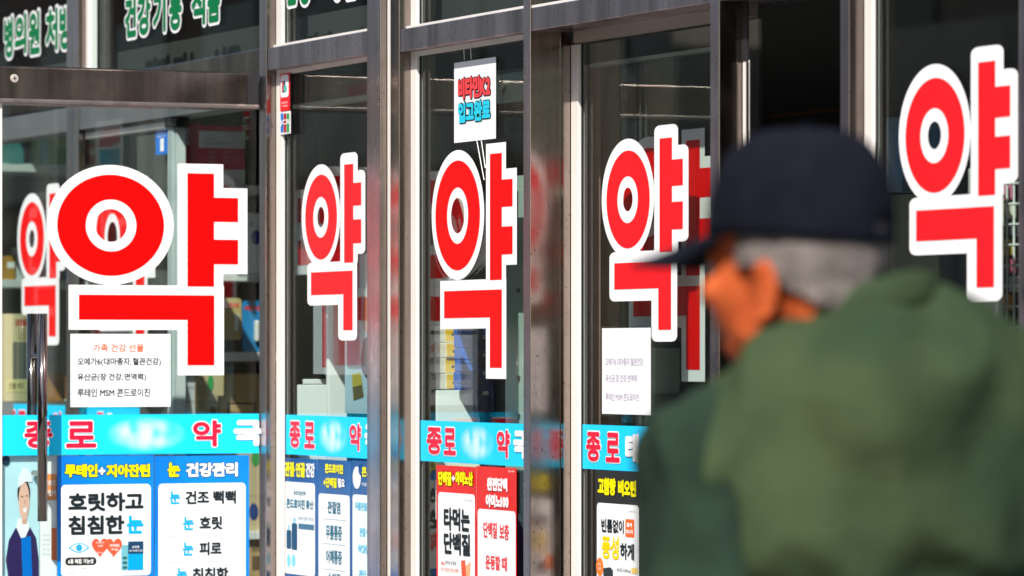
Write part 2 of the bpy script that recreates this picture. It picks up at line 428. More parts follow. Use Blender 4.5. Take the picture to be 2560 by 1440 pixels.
# ---- projecting entrance side (square to the shopfront)
ves = Thing('entrance_vestibule', 'projecting glass entrance side under a brown stainless header at the left', 'vestibule', (0, -.5, 0))
WP = Plane('W', 0.0)
dEnd = hitW(-260, 0, 0)[0]; dC = hitW(645, 0, 0)[0]
hz1, hz0 = hitW(300, 176, 0)[1], hitW(300, 254, 0)[1]
hd = ves.part('header_beam', MB().box((-.09, dEnd, hz0), (.012, hitW(617, 0, .012)[0], hz1), bev=.0015), STEEL)
ves.part('header_lip', MB().box((-.085, dEnd, hz0 - .012), (.016, dC - .002, hz0 - .0005), bev=.002), pm('lip', (.34, .30, .28), .45, .9, noise_amt=.3, nscale=30))
ves.part('shadow_gap', MB().box((-.085, hitW(617, 0, .012)[0] + .0005, hz0), (.006, dC - .001, hz1 - .004)), DARKT)  # dark block painted in for the shadowed gap at the header's end
c = hitW(36, 196, .013)
sm = MB().tube((.0125, c[0], c[1]), (.016, c[0], c[1]), .0115, .0100, n=24)
scw = ves.part('screw', sm, pm('screw_steel', (.62, .56, .5), .5, .4), parent=hd, smooth=False)
ves.part('screw_slot', MB().box((.0162, c[0] - .0055, c[1] - .0012), (.0166, c[0] + .0055, c[1] + .0012)).box((.0162, c[0] - .0012, c[1] - .0055), (.01665, c[0] + .0012, c[1] + .0055)), DARKT)
ves.part('glass_pane', MB().box((-.008, hitW(3, 0)[0], .03), (0, hitW(440, 0)[0], hz0 - .012)), GLASSC)
ves.part('glass_pane', MB().box((-.022, hitW(428, 0)[0], .03), (-.014, dC, hz0 - .012)), GLASSC)
ves.part('edge_stile', MB().box((-.03, hitW(-8, 0)[0], .03), (.004, hitW(4, 0)[0], hz0 - .012)), WHITE)
ves.part('roof_plate', MB().box((-.085, dEnd, hz1 + .0005), (0.008, hitW(600, 0, 0)[0], hz1 + .004)), DARKT)
# handle: one tube each side of the glass
for x, s_ in ((106, .072), (80, -.06)):
    c0, c1 = hitW(x, 784, s_), hitW(x, 1303, s_)
    hb = MB().tube((s_, c0[0], c0[1]), (s_, c0[0], c1[1]), .0135, n=28)
    h = ves.part('door_handle', hb, CHROME, smooth=False)
    for p in h.data.polygons: p.use_smooth = len(p.vertices) == 4
    for yy in (890, 1184):
        zz = hitW(x, yy, s_)[1]
        ves.part('standoff', MB().tube((0 if s_ > 0 else -.008, c0[0], zz), (s_, c0[0], zz), .008, n=16), CHROME, parent=h)

# ================================================================ BIG LETTER STICKERS
def yak(pl, kind, box, label, red, group=None, e=.0008, ybox=None):
    """box = px (x0, y_top@x_top, x_top, x1, y_bot@x_bot, x_bot) of the white outline"""
    x0, yt, xt, x1, yb, xb = box
    A0, A1 = pl.uv(x0, 0)[0], pl.uv(x1, 0)[0]
    Z1, Z0 = pl.uv(xt, yt)[1], pl.uv(xb, yb)[1]
    if kind == 'sharp':
        X0, X1, Y0, Y1 = 262., 1369., 20., 1191.
        O_ = (609, 364, 347, 329); Or = (609, 366, 294, 278); Oi = (610, 367, 139, 143); Oh = (610, 367, 87, 90)
        wr = [(979, 1233, 20, 725), (1200, 1369, 152, 628), (378, 1237, 695, 940), (979, 1237, 720, 1191)]
        rr = [(1032, 1182, 72, 700), (1180, 1317, 205, 340), (1180, 1317, 438, 575), (433, 1183, 748, 885), (1032, 1183, 880, 1136)]
        rad = 0
    else:
        X0, X1, Y0, Y1 = 698., 1232., 205., 1355.
        O_ = (862, 580, 164, 322); Or = (865, 586, 135, 264); Oi = (863, 587, 64, 127); Oh = (863, 586, 30, 64)
        wr = [(1027, 1170, 205, 900), (1120, 1232, 318, 828), (748, 1165, 868, 1135), (1010, 1165, 900, 1355)]
        rr = [(1060, 1135, 275, 878), (1133, 1200, 393, 532), (1133, 1200, 617, 762), (780, 1130, 928, 1070), (1053, 1130, 1060, 1292)]
        rad = 32
    fx = lambda x: A0 + (x - X0) / (X1 - X0) * (A1 - A0)
    fy = lambda y: Z1 - (y - Y0) / (Y1 - Y0) * (Z1 - Z0)
    kx = (A1 - A0) / (X1 - X0); ky = (Z1 - Z0) / (Y1 - Y0)
    wm = MB(); rm = MB()
    ring2(pl, wm, fx(O_[0]), fy(O_[1]), O_[2] * kx, O_[3] * ky, Oh[2] * kx, Oh[3] * ky, e, icx=fx(Oh[0]), icy=fy(Oh[1]))
    for i, (a, b, c_, d_) in enumerate(wr):
        face2(pl, wm, poly_rr(fx(a), fx(b), fy(d_), fy(c_), rad * kx, rad * ky if rad else 0), e + .00006 * (i + 1))
    ring2(pl, rm, fx(Or[0]), fy(Or[1]), Or[2] * kx, Or[3] * ky, Oi[2] * kx, Oi[3] * ky, e + .0006, icx=fx(Oi[0]), icy=fy(Oi[1]))
    for i, (a, b, c_, d_) in enumerate(rr):
        face2(pl, rm, poly_rr(fx(a), fx(b), fy(d_), fy(c_), 0), e + .0006 + .00006 * (i + 1))
    org = pl.pt((A0 + A1) / 2, Z0)
    t = Thing('letter_sticker', label, 'sticker', org, group)
    t.part('white_outline', wm, VWHITE); t.part('red_letter', rm, red)
    return t
G1 = 'red medicine letters on the glass'
yak(WP, 'sharp', (118, 410, 500, 618, 938, 500), 'largest square-cornered red letter, on the glass beside the tubular door handle', VRED, G1)
PL = Plane('A', dG)
yak(PL, 'round', (44, 459, 132, 164, 863, 135), 'small narrow red letter half hidden behind the tubular handle at far left', VRED, G1)
yak(PL, 'sharp', (234, 440, 365, 389, 931, 352), 'red letter mostly hidden behind the largest red letter', VRED, G1)
yak(P2, 'round', (755, 382, 872, 914, 851, 880), 'slim round-cornered red letter on the pane left of the brown middle posts', VRED2, G1)
yak(P3, 'sharp', (1080, 358, 1235, 1293, 947, 1240), 'square-cornered red letter on the pane below the hanging vitamin notice', VRED, G1)
yak(P4, 'round', (1505, 312, 1665, 1722, 854, 1672), 'round-cornered red letter just left of the cap visor', VRED2, G1)
yak(PB, 'sharp', (1548, 322, 1735, 1794, 954, 1740), 'shaded red letter on the inner glass door behind another red letter', VRED, G1)
yak(P5, 'round', (2248, 115, 2468, 2546, 753, 2472), 'biggest round-cornered red letter at the right edge beyond the man', VRED2, G1)

# green transom lettering
def green_word(words, label, x0, y0, pl):
    xs = min(w_[1] for w_ in words); 
    o = pl.uv(words[0][1], words[0][4])
    t = Thing('window_lettering', label, 'lettering', pl.pt(*o), 'green words on the upper glass')
    for s_, a, b, c_, d_ in words:
        t.part('white_outline', px_text(pl, s_, a, b, c_, d_, .0008, .0045, grow=.0085, rings=3), VWHITE)
        t.part('green_letter', px_text(pl, s_, a, b, c_, d_, .0022, .0062), GREEN)
PT = Plane('A', .0495)
green_word([('병', 12, 42, 34, 146), ('의', 38, 35, 68, 136), ('원', 73, 28, 101, 136), ('처', 116, 20, 146, 128), ('방', 150, 12, 178, 124)],
           'green white-edged words on the upper glass at top left', 0, 0, PT)
green_word([('건', 314, -8, 342, 94), ('강', 345, -14, 378, 88), ('기', 384, -22, 416, 82), ('능', 424, -28, 456, 76), ('식', 480, -40, 515, 64), ('품', 520, -46, 552, 56)],
           'green white-edged words on the second upper pane, left of the corner post', 0, 0, PT)
P2T = Plane('A', d1 + .0115)
green_word([('건', 716, -100, 742, 14), ('강', 748, -105, 780, 12), ('상', 832, -118, 858, 0), ('담', 864, -122, 896, -4)],
           'green lettering cut off by the top edge, above the slim pane', 0, 0, P2T)

# ================================================================ BLUE NAME BANDS
def band_mat():
    m = bpy.data.materials.new('band_blue'); m.use_nodes = True
    n = m.node_tree.nodes; b = n['Principled BSDF']
    b.inputs['Base Color'].default_value = (0.01, 0.60, 1.0, 1); b.inputs['Roughness'].default_value = .5; b.inputs['Specular IOR Level'].default_value = .15
    return m
BAND = band_mat()
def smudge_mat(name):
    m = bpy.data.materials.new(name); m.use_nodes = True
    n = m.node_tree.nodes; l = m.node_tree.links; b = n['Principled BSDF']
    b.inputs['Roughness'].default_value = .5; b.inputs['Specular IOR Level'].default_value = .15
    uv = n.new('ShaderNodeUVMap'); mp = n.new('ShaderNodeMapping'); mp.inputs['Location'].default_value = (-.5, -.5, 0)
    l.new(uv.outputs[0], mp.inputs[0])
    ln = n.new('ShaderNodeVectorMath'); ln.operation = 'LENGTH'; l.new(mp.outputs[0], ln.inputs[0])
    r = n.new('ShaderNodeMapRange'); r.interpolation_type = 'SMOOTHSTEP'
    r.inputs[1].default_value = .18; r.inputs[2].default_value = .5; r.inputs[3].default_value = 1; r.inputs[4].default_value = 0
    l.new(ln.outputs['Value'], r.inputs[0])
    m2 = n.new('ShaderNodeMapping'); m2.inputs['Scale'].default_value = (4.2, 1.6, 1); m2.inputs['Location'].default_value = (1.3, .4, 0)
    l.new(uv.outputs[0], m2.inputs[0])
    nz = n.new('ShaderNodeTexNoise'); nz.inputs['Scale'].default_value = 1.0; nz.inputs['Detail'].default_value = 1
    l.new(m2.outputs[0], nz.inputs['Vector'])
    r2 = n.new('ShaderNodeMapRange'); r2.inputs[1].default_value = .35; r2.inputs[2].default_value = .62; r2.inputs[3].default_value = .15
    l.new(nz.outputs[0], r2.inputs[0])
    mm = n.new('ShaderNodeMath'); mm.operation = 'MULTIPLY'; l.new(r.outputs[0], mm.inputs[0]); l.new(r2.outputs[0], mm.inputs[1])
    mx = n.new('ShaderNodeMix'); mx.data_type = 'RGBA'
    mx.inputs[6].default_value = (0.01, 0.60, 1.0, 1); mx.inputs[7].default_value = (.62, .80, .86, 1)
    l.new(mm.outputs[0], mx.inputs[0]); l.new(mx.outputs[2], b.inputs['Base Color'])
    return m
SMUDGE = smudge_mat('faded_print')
BRED = flat((0.80, 0.012, 0.05), .4, 'band_red')
def band(pl, x0, x1, y0, y1, items, label, smudges=(), yslope=None):
    """y0,y1 are read at the middle; the band is level in the world"""
    a0, a1, z0, z1 = pl.rect(x0, y0, x1, y1)
    t = Thing('name_band', label, 'banner', pl.pt((a0 + a1) / 2, z0), 'blue pharmacy name bands across the glass')
    mb = MB(); face2(pl, mb, [(a0, z0), (a1, z0), (a1, z1), (a0, z1)], .0012)
    t.part('blue_strip', mb, BAND)
    H = z1 - z0
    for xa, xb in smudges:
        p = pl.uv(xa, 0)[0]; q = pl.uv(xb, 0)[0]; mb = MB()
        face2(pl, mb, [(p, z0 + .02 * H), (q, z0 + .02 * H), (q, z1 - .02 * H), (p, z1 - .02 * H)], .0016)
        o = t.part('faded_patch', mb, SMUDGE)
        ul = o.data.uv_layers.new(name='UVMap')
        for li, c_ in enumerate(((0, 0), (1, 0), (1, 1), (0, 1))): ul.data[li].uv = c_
    for s_, xa, xb, colr in items:
        p = pl.uv(xa, 0)[0]; q = pl.uv(xb, 0)[0]
        if colr == 'r':
            t.part('letter_edge', text2(pl, MB(), s_, p - .003, q + .003, z0 + .15 * H, z0 + .87 * H, .0018, .0056, rings=2), VWHITE)
            t.part('letter', text2(pl, MB(), s_, p, q, z0 + .18 * H, z0 + .84 * H, .003, .0028), BRED)
        else:
            t.part('letter', text2(pl, MB(), s_, p, q, z0 + .18 * H, z0 + .84 * H, .003, .0048), VWHITE)
    return t
band(WP, 5, 647, 1036, 1136, [('종', 60, 130, 'r'), ('로', 164, 240, 'r'), ('약', 481, 552, 'r'), ('국', 583, 655, 'w')],
     'wide bright blue name band behind the tubular handle', ((258, 470),))
band(PL, -160, 164, 1008, 1112, [('종', 20, 42, 'r'), ('로', 46, 68, 'r'), ('약', 132, 158, 'r')], 'blue band of the pane behind, peeping above the widest band at far left')
band(PL, 216, 350, 1016, 1118, [('종', 244, 262, 'r'), ('로', 268, 285, 'w')], 'blue band peeping out under the white gift notice')
band(P2, 706, 925, 1040, 1141, [('종', 726, 753, 'r'), ('로', 763, 789, 'r'), ('약', 876, 905, 'r'), ('국', 914, 940, 'w')],
     'narrow blue name band on the pane left of the brown middle posts', ((794, 873),))
band(P3, 1041, 1312, 1055, 1159, [('종', 1069, 1107, 'r'), ('로', 1112, 1142, 'r'), ('약', 1244, 1277, 'r'), ('국', 1286, 1318, 'w')],
     'blue name band above the red protein posters', ((1146, 1240),))
band(P4, 1446, 1775, 1066, 1180, [('종', 1468, 1504, 'r'), ('로', 1517, 1552, 'r'), ('태', 1566, 1600, 'w'), ('양', 1618, 1652, 'w'), ('약', 1668, 1702, 'r'), ('국', 1716, 1752, 'w')],
     'blue name band running behind the green jacket')

# ================================================================ NOTICES AND POSTERS
def sheet(pl, x0, y0, x1, y1, name, label, cat, mat, e=.002, group=None, thick=.0006, part='sheet'):
    a0, a1, z0, z1 = pl.rect(x0, y0, x1, y1)
    t = Thing(name, label, cat, pl.pt((a0 + a1) / 2, z0), group)
    mb = MB(); p = pl.pt(a0, z0, e - thick); q = pl.pt(a1, z1, e); mb.box(p, q)
    t.part(part, mb, mat)
    return t
def card(t, pl, x0, y0, x1, y1, e, mat, r=.012, name='white_card'):
    a0, a1, z0, z1 = pl.rect(x0, y0, x1, y1); mb = MB()
    face2(pl, mb, poly_rr(a0, a1, z0, z1, r), e); return t.part(name, mb, mat)
SK = Plane('A', d1 - .0008)
def words(t, pl, items, e, name='lettering'):
    """items: (text, x0,y0,x1,y1, colour, bold)"""
    for s_, a, b, c_, d_, colr, bold in items:
        t.part(name, px_text(pl, s_, a, b, c_, d_, e, bold * .7), flat(colr))
K = (0.012, 0.02, 0.025); YEL = (0.90, 0.80, 0.0); WH = (0.86, 0.86, 0.86); CYN = (0.0, 0.38, 0.80); ORG = (0.85, 0.13, 0.03); RD = (0.80, 0.02, 0.03)
GRY = (0.35, 0.40, 0.42); TEAL = (0.03, 0.16, 0.24)
# gift notice
t = sheet(WP, 175, 835, 425, 1017, 'paper_notice', 'white laminated notice with an orange heading under the largest red letter', 'notice', PAPER, e=.004)
words(t, WP, [('가족 건강 선물', 231, 860, 358, 880, ORG, .0006), ('오메가6(대마종자,혈관건강)', 192, 894, 401, 916, K, .0007),
              ('유산균(장 건강,면역력)', 192, 933, 364, 954, K, .0007), ('루테인 MSM 콘드로이친', 192, 971, 374, 992, K, .0007)], .0045)
a0, a1, z0, z1 = WP.rect(170, 829, 430, 1023)
t.part('laminate', MB().box((.0008, a0, z0), (.0026, a1, z1)), GLASSC)
# faded notice
t = sheet(P4, 1509, 820, 1630, 1036, 'paper_notice', 'white notice with faded violet lines left of the green jacket', 'notice', PAPER, e=.004)
VI = (0.35, 0.26, 0.42)
words(t, P4, [('오메가6 대마종자 혈관건강', 1518, 895, 1612, 914, VI, 0), ('유산균 장 건강 면역력', 1518, 937, 1596, 955, VI, 0), ('루테인 MSM 콘드로이친', 1518, 984, 1602, 1002, VI, 0)], .0045)
a0, a1, z0, z1 = P4.rect(1503, 814, 1636, 1042)
t.part('laminate', MB().box((a0, P4.c - .0026, z0), (a1, P4.c - .0008, z1)), GLASSC)
# vitamin notice hung by strings
t = sheet(P3, 1139, 150, 1243, 352, 'paper_notice', 'white hanging notice with red and cyan bubble letters', 'notice', PAPER, e=.004)
px = px_text(P3, '비타민K2', 1150, 190, 1231, 246, .0046, .004, rings=2, grow=.0025); t.part('letter_edge', px, BLACKI)
t.part('lettering', px_text(P3, '비타민K2', 1150, 190, 1231, 246, .0058, .003), flat((.85, .06, .07)))
px = px_text(P3, '입고완료', 1150, 252, 1231, 304, .0046, .004, rings=2, grow=.0025); t.part('letter_edge', px, BLACKI)
t.part('lettering', px_text(P3, '입고완료', 1150, 252, 1231, 304, .0058, .003), flat((.02, .55, .75)))
for x0, y0, x1, y1 in ((1158, 60, 1164, 150), (1175, 60, 1181, 148), (1195, 352, 1213, 450), (1206, 350, 1216, 420)):
    p = P3.uv(x0, y0); q = P3.uv(x1, y1)
    t.part('string', MB().tube(P3.pt(*p, .003), P3.pt(*q, .003), .0011, n=6), VWHITE)
# card stickers
t = sheet(SK, 702, 184, 726, 277, 'card_sticker', 'small red and white payment sticker at the top of the slim pane', 'sticker', flat(RD))
card(t, SK, 704, 187, 724, 243, .003, PAPER, .01, 'white_shield')
card(t, SK, 708, 203, 716, 231, .0036, flat((.01, .08, .12)), .001, 'logo_panel'); card(t, SK, 709, 205, 711.5, 229, .004, flat(RD), .001, 'logo_panel'); card(t, SK, 713, 214, 720, 228, .0042, flat((.1, .5, .45)), .001, 'logo_panel')
words(t, SK, [('현금영수증', 707, 254, 721, 259, WH, 0), ('가맹점', 707, 263, 721, 267, WH, 0)], .003)
t = sheet(SK, 702, 279, 728, 335, 'card_sticker', 'small white sticker with blue, red and green bars below the red payment sticker', 'sticker', PAPER)
for xa, xb, cc in ((704, 710.5, (.0, .18, .6)), (711.5, 718, (.45, .01, .03)), (719, 725.5, (.02, .32, .08))): card(t, SK, xa, 283, xb, 331, .003, flat(cc), .004, 'colour_bar')
words(t, SK, [('JCB', 704, 299, 726, 315, WH, .0006)], .0042)
t = sheet(PL, 391, 310, 421, 386, 'card_sticker', 'small curled blue and white sticker on the inner door edge', 'sticker', flat((.02, .18, .62)))
card(t, PL, 393, 308, 420, 326, .003, PAPER, .003, 'white_panel'); card(t, PL, 403, 346, 412, 378, .003, PAPER, .001, 'white_panel')
words(t, PL, [('부착하면', 396, 331, 416, 336, WH, 0), ('할인', 396, 339, 416, 343, WH, 0)], .003)

BLUEP = pm('poster_blue', (0.0, 0.13, 0.62), .4, spec=.3, bump=.3, bscale=8, noise_amt=.6, nscale=2.2, dark=(0.0, .30, .72), fac=(.35, .65))
BLUED = pm('poster_deep_blue', (0.004, 0.07, 0.24), .35, spec=.3, bump=.3, bscale=8, noise_amt=.5, nscale=3, dark=(0.0, .12, .38))
REDP = pm('poster_red', (0.80, 0.012, 0.006), .4, spec=.3, bump=.3, bscale=8, noise_amt=.3, nscale=3)
YB = 1560
# A1
t = sheet(WP, 143, 1139, 384, YB, 'health_poster', 'blue eye-health poster with a white card, an eye and orange hearts', 'poster', BLUEP, e=.002)
card(t, WP, 152, 1211, 376, 1440, .003, PAPER)
WB = .0030
for s_, a, b, colr in (('루테인', 161, 243, YEL), ('+', 245, 262, WH), ('지아잔틴', 265, 374, YEL)):
    yy = (1160, 1193) if s_ != '+' else (1168, 1187)
    t.part('letter_edge', px_text(WP, s_, a, yy[0], b, yy[1], .0028, .002, rings=1, grow=.0016), flat((.0, .02, .06)))
    t.part('lettering', px_text(WP, s_, a, yy[0], b, yy[1], .004, .0019), flat(colr))
words(t, WP, [('흐릿하고', 169, 1231, 358, 1278, K, .0035), ('침침한', 169, 1288, 310, 1336, K, .0035), ('눈', 315, 1288, 358, 1334, CYN, .0035),
              ('마리골드 꽃 추출물(루테인), 아연', 166, 1417, 250, 1423, GRY, 0), ('비타민A, 비타민D, 비타민E', 166, 1427, 258, 1434, GRY, 0), ('눈건강 브랜드', 178, 1219, 198, 1223, GRY, 0)], .004)
# eye drawing
a0, a1, z0, z1 = WP.rect(170, 1352, 223, 1386); cx, cy = (a0 + a1) / 2, (z0 + z1) / 2; hw, hh = (a1 - a0) / 2, (z1 - z0) / 2
eo = []
N = 20
up = [(cx - hw + 2 * hw * i / N, cy + hh * .75 * math.sin(math.pi * i / N)) for i in range(N + 1)]
dn = [(cx - hw + 2 * hw * i / N, cy - hh * .75 * math.sin(math.pi * i / N)) for i in range(N + 1)]
mb = MB(); face2(WP, mb, up + dn[::-1][1:-1], .0036); t.part('eye_outline', mb, flat(CYN))
mb = MB(); sc_ = lambda P_, k: [(cx + (x - cx) * k, cy + (y - cy) * k) for x, y in P_]
face2(WP, mb, sc_(up + dn[::-1][1:-1], .80), .0039); t.part('eye_white', mb, PAPER)
mb = MB(); ell2(WP, mb, cx, cy, hh * .52, hh * .52, .0042); t.part('iris', mb, flat(CYN))
mb = MB(); ell2(WP, mb, cx, cy, hh * .30, hh * .30, .0045); t.part('pupil', mb, flat((.05, .3, .5)))
for k in range(5):
    an = R(50 + 20 * k); mb = MB()
    p = (cx + math.cos(an) * hw * .95, cy + math.sin(an) * hh * 1.05); q = (cx + math.cos(an) * hw * 1.15, cy + math.sin(an) * hh * 1.45)
    face2(WP, mb, [(p[0] - .0006, p[1]), (p[0] + .0006, p[1]), (q[0] + .0006, q[1]), (q[0] - .0006, q[1])], .0042); t.part('eyelash', mb, flat(GRY))
def heart(pl, x0, y0, x1, y1, e):
    a0, a1, z0, z1 = pl.rect(x0, y0, x1, y1); pts = []
    for i in range(40):
        th = 2 * math.pi * i / 40; x = 16 * math.sin(th) ** 3; y = 13 * math.cos(th) - 5 * math.cos(2 * th) - 2 * math.cos(3 * th) - math.cos(4 * th)
        pts.append(((a0 + a1) / 2 + x / 32 * (a1 - a0), z0 + (y + 17) / 29 * (z1 - z0)))
    mb = MB(); face2(pl, mb, pts, e); return mb
t.part('heart', heart(WP, 228, 1346, 270, 1395, .0040), flat((.80, .09, .04))); t.part('heart', heart(WP, 262, 1346, 304, 1395, .0042), flat((.84, .10, .04)))
words(t, WP, [('마리골드꽃', 239, 1354, 259, 1359, WH, 0), ('추출물', 243, 1362, 256, 1367, WH, 0), ('20 mg', 242, 1379, 256, 1384, WH, 0), ('지아잔틴', 273, 1360, 297, 1367, WH, .0003), ('4 mg', 277, 1370, 293, 1377, WH, .0003)], .0048)
card(t, WP, 162, 1393, 240, 1413, .0036, BLACKI, .01, 'black_pill')
words(t, WP, [('6종 복합 기능성', 169, 1397, 232, 1409, WH, .0004)], .0042)
card(t, WP, 302, 1362, 322, 1426, .0036, flat((.15, .42, .5)), .002, 'blister_print'); card(t, WP, 319, 1353, 357, 1425, .0040, flat((.0, .32, .62)), .001, 'carton_print')
card(t, WP, 319, 1353, 357, 1384, .0044, flat((.01, .05, .12)), .001, 'carton_print')
for k in range(3): 
    a0, a1, z0, z1 = WP.rect(305, 1391 + 12 * k, 317, 1398 + 12 * k); mb = MB(); ell2(WP, mb, (a0 + a1) / 2, (z0 + z1) / 2, (a1 - a0) / 2, (z1 - z0) / 2, .0042); t.part('capsule_print', mb, flat((.02, .12, .12)))
words(t, WP, [('눈건강', 329, 1364, 347, 1370, WH, .0002), ('슈퍼 루테인 골드', 321, 1374, 356, 1379, WH, 0)], .0050)
# A2
t = sheet(WP, 386, 1139, 622, YB, 'health_poster', 'blue eye-care poster listing symptoms in lined rows', 'poster', BLUEP, e=.0022)
card(t, WP, 395, 1208, 613, YB - 10, .003, PAPER)
for s_, a, b, colr in (('눈', 418, 449, YEL), ('건강관리', 464, 593, WH)):
    t.part('letter_edge', px_text(WP, s_, a, 1156, b, 1192, .0028, .002, grow=.0016), flat((.0, .02, .06)))
    t.part('lettering', px_text(WP, s_, a, 1156, b, 1192, .004, .0021), flat(colr))
words(t, WP, [('눈', 422, 1227, 450, 1260, CYN, .002), ('건조 뻑뻑', 462, 1226, 589, 1260, K, .0022), ('눈', 456, 1291, 484, 1325, CYN, .002), ('흐릿', 497, 1290, 555, 1324, K, .0022),
              ('눈', 455, 1355, 483, 1389, CYN, .002), ('피로', 497, 1354, 553, 1388, K, .0022), ('눈', 440, 1419, 467, 1453, CYN, .002), ('침침함', 480, 1418, 570, 1453, K, .0022)], .004)
for yy in (1275, 1338, 1403):
    a0, a1, z0, z1 = WP.rect(408, yy, 599, yy + 1.3); mb = MB(); face2(WP, mb, [(a0, z0), (a1, z0), (a1, z1), (a0, z1)], .0038); t.part('row_line', mb, flat((.35, .45, .55)))
# A0 portrait poster (person in a cap holding a box) and orange leaflet, far left
SKYB = pm('poster_pale_blue', (0.52, 0.80, 0.90), .4, noise_amt=.25, nscale=3)
PLX = Plane('W', -.012)
t = sheet(PLX, 3, 1140, 99, YB, 'portrait_poster', 'pale blue poster of a capped pharmacist holding a blue box, at far left', 'poster', SKYB, e=.0, thick=.0006)
def pxpoly(pl, pts, e): 
    mb = MB(); face2(pl, mb, [pl.uv(x, y) for x, y in pts], e); return mb
t.part('uniform_print', pxpoly(PLX, [(20, 1440), (14, 1400), (22, 1350), (40, 1318), (60, 1335), (74, 1316), (90, 1345), (97, 1400), (97, 1500), (14, 1500)], .001), flat((.03, .02, .10)))
t.part('collar_print', pxpoly(PLX, [(44, 1296), (66, 1296), (74, 1318), (62, 1345), (52, 1345), (40, 1318)], .0014), PAPER)
def pxell(pl, x0, y0, x1, y1, e):
    a0, a1, z0, z1 = pl.rect(x0, y0, x1, y1); mb = MB(); ell2(pl, mb, (a0 + a1) / 2, (z0 + z1) / 2, (a1 - a0) / 2, (z1 - z0) / 2, e); return mb
t.part('hair_print', pxell(PLX, 43, 1198, 75, 1268, .0016), flat((.03, .02, .02)))
t.part('neck_print', pxpoly(PLX, [(52, 1270), (66, 1270), (67, 1310), (55, 1310)], .0017), flat((.62, .36, .27)))
t.part('face_print', pxell(PLX, 46, 1205, 73, 1300, .002), flat((.72, .45, .36)))
t.part('cap_print', pxpoly(PLX, [(44, 1220), (46, 1190), (56, 1170), (68, 1170), (78, 1190), (80, 1205), (62, 1204)], .0024), flat((.75, .85, .88)))
t.part('box_print', pxpoly(PLX, [(52, 1345), (76, 1340), (80, 1440), (56, 1450)], .0028), flat((.0, .16, .6)))
t.part('ball_print', pxell(PLX, 4, 1138, 24, 1164, .003), flat((.01, .04, .09)))
t.part('eye_print', pxell(PLX, 52, 1240, 57, 1243, .0026), BLACKI); t.part('eye_print', pxell(PLX, 64, 1238, 69, 1241, .0026), BLACKI); t.part('nose_print', pxell(PLX, 60, 1250, 64, 1262, .0023), flat((.60, .33, .26)))
t.part('smile_print', pxpoly(PLX, [(56, 1272), (67, 1268), (64, 1281), (59, 1281)], .0026), PAPER)
t = sheet(PLX, 100, 1140, 142, YB, 'leaflet', 'orange and white leaflet between the handle and the blue eye poster', 'leaflet', PAPER, e=.0004)
card(t, PLX, 102, 1185, 141, 1250, .002, flat((.85, .30, .10)), .001, 'orange_panel')
words(t, PLX, [('오메가', 112, 1200, 138, 1216, WH, .0006), ('MSM', 112, 1225, 138, 1240, WH, .0006), ('건강', 106, 1262, 120, 1270, GRY, 0)], .0028)
for k in range(5): words(t, PLX, [('건강 기능', 104, 1334 + 12 * k, 122, 1339 + 12 * k, GRY, 0)], .0028)
card(t, PLX, 128, 1320, 141, 1400, .002, flat((.80, .16, .06)), .001, 'orange_panel')

# C posters on P2
t = sheet(P2, 710, 1146, 794, YB, 'health_poster', 'dark blue joint-care poster with two bottles on its card', 'poster', BLUED)
card(t, P2, 714, 1206, 790, 1437, .003, PAPER)
words(t, P2, [('관절·연골', 716, 1155, 766, 1192, YEL, .0024), ('건강', 768, 1157, 790, 1194, WH, .0024)], .004)
words(t, P2, [('뮤코다당단백', 737, 1227, 767, 1239, TEAL, .0004), ('콘드로이친', 719, 1247, 765, 1272, TEAL, .0016), ('황산', 768, 1250, 787, 1273, TEAL, .0012), ('관절과 연골이 생긴다', 748, 1292, 788, 1302, TEAL, 0)], .004)
card(t, P2, 749, 1310, 788, 1324, .0036, flat((.05, .15, .25)), .001, 'dark_tag')
for k in range(7): words(t, P2, [('건강기능 정보', 752, 1334 + 14 * k, 784, 1340 + 14 * k, (.4, .6, .68), 0)], .004)
for xa, ya, xb, yb in ((719, 1325, 731, 1372), (732, 1308, 746, 1375)):
    card(t, P2, xa, ya, xb, yb, .0036, flat((.01, .07, .15)), .006, 'bottle_print'); card(t, P2, xa + 3, ya - 14, xb - 3, ya, .0034, flat((.3, .5, .6)), .002, 'bottle_print')
for xa in (720, 732): t.part('seal_print', pxell(P2, xa, 1385, xa + 10, 1418, .0036), flat((.2, .55, .75)))
t = sheet(P2, 795, 1150, 880, YB, 'health_poster', 'dark blue poster listing joint pains in rows beside the bottle poster', 'poster', BLUED, e=.0021)
card(t, P2, 799, 1236, 877, YB - 10, .003, PAPER)
words(t, P2, [('콘드로이친', 816, 1160, 861, 1184, YEL, .002), ('+단백질', 812, 1194, 845, 1219, YEL, .0018), ('필요', 848, 1196, 865, 1219, WH, .0016)], .004)
words(t, P2, [('관절염', 822, 1253, 854, 1284, TEAL, .0014), ('무릎통증', 818, 1314, 858, 1350, TEAL, .0014), ('어깨통증', 818, 1375, 858, 1410, TEAL, .0014), ('손가락', 822, 1432, 856, 1465, TEAL, .0014)], .004)
for yy in (1298, 1360, 1424):
    a0, a1, z0, z1 = P2.rect(809, yy, 868, yy + 1.3); mb = MB(); face2(P2, mb, [(a0, z0), (a1, z0), (a1, z1), (a0, z1)], .0038); t.part('row_line', mb, flat((.35, .45, .55)))
t = sheet(P2, 881, 1152, 928, YB, 'health_poster', 'dark blue poster with a white apple, cut by the post', 'poster', BLUED, e=.0022)
card(t, P2, 884, 1238, 950, YB - 10, .003, pm('pale_print', (.72, .85, .88), .4), name='pale_card')
t.part('apple_print', pxell(P2, 885, 1166, 905, 1222, .0034), PAPER); t.part('apple_print', pxell(P2, 899, 1160, 910, 1188, .0036), flat((.004, .07, .24)))
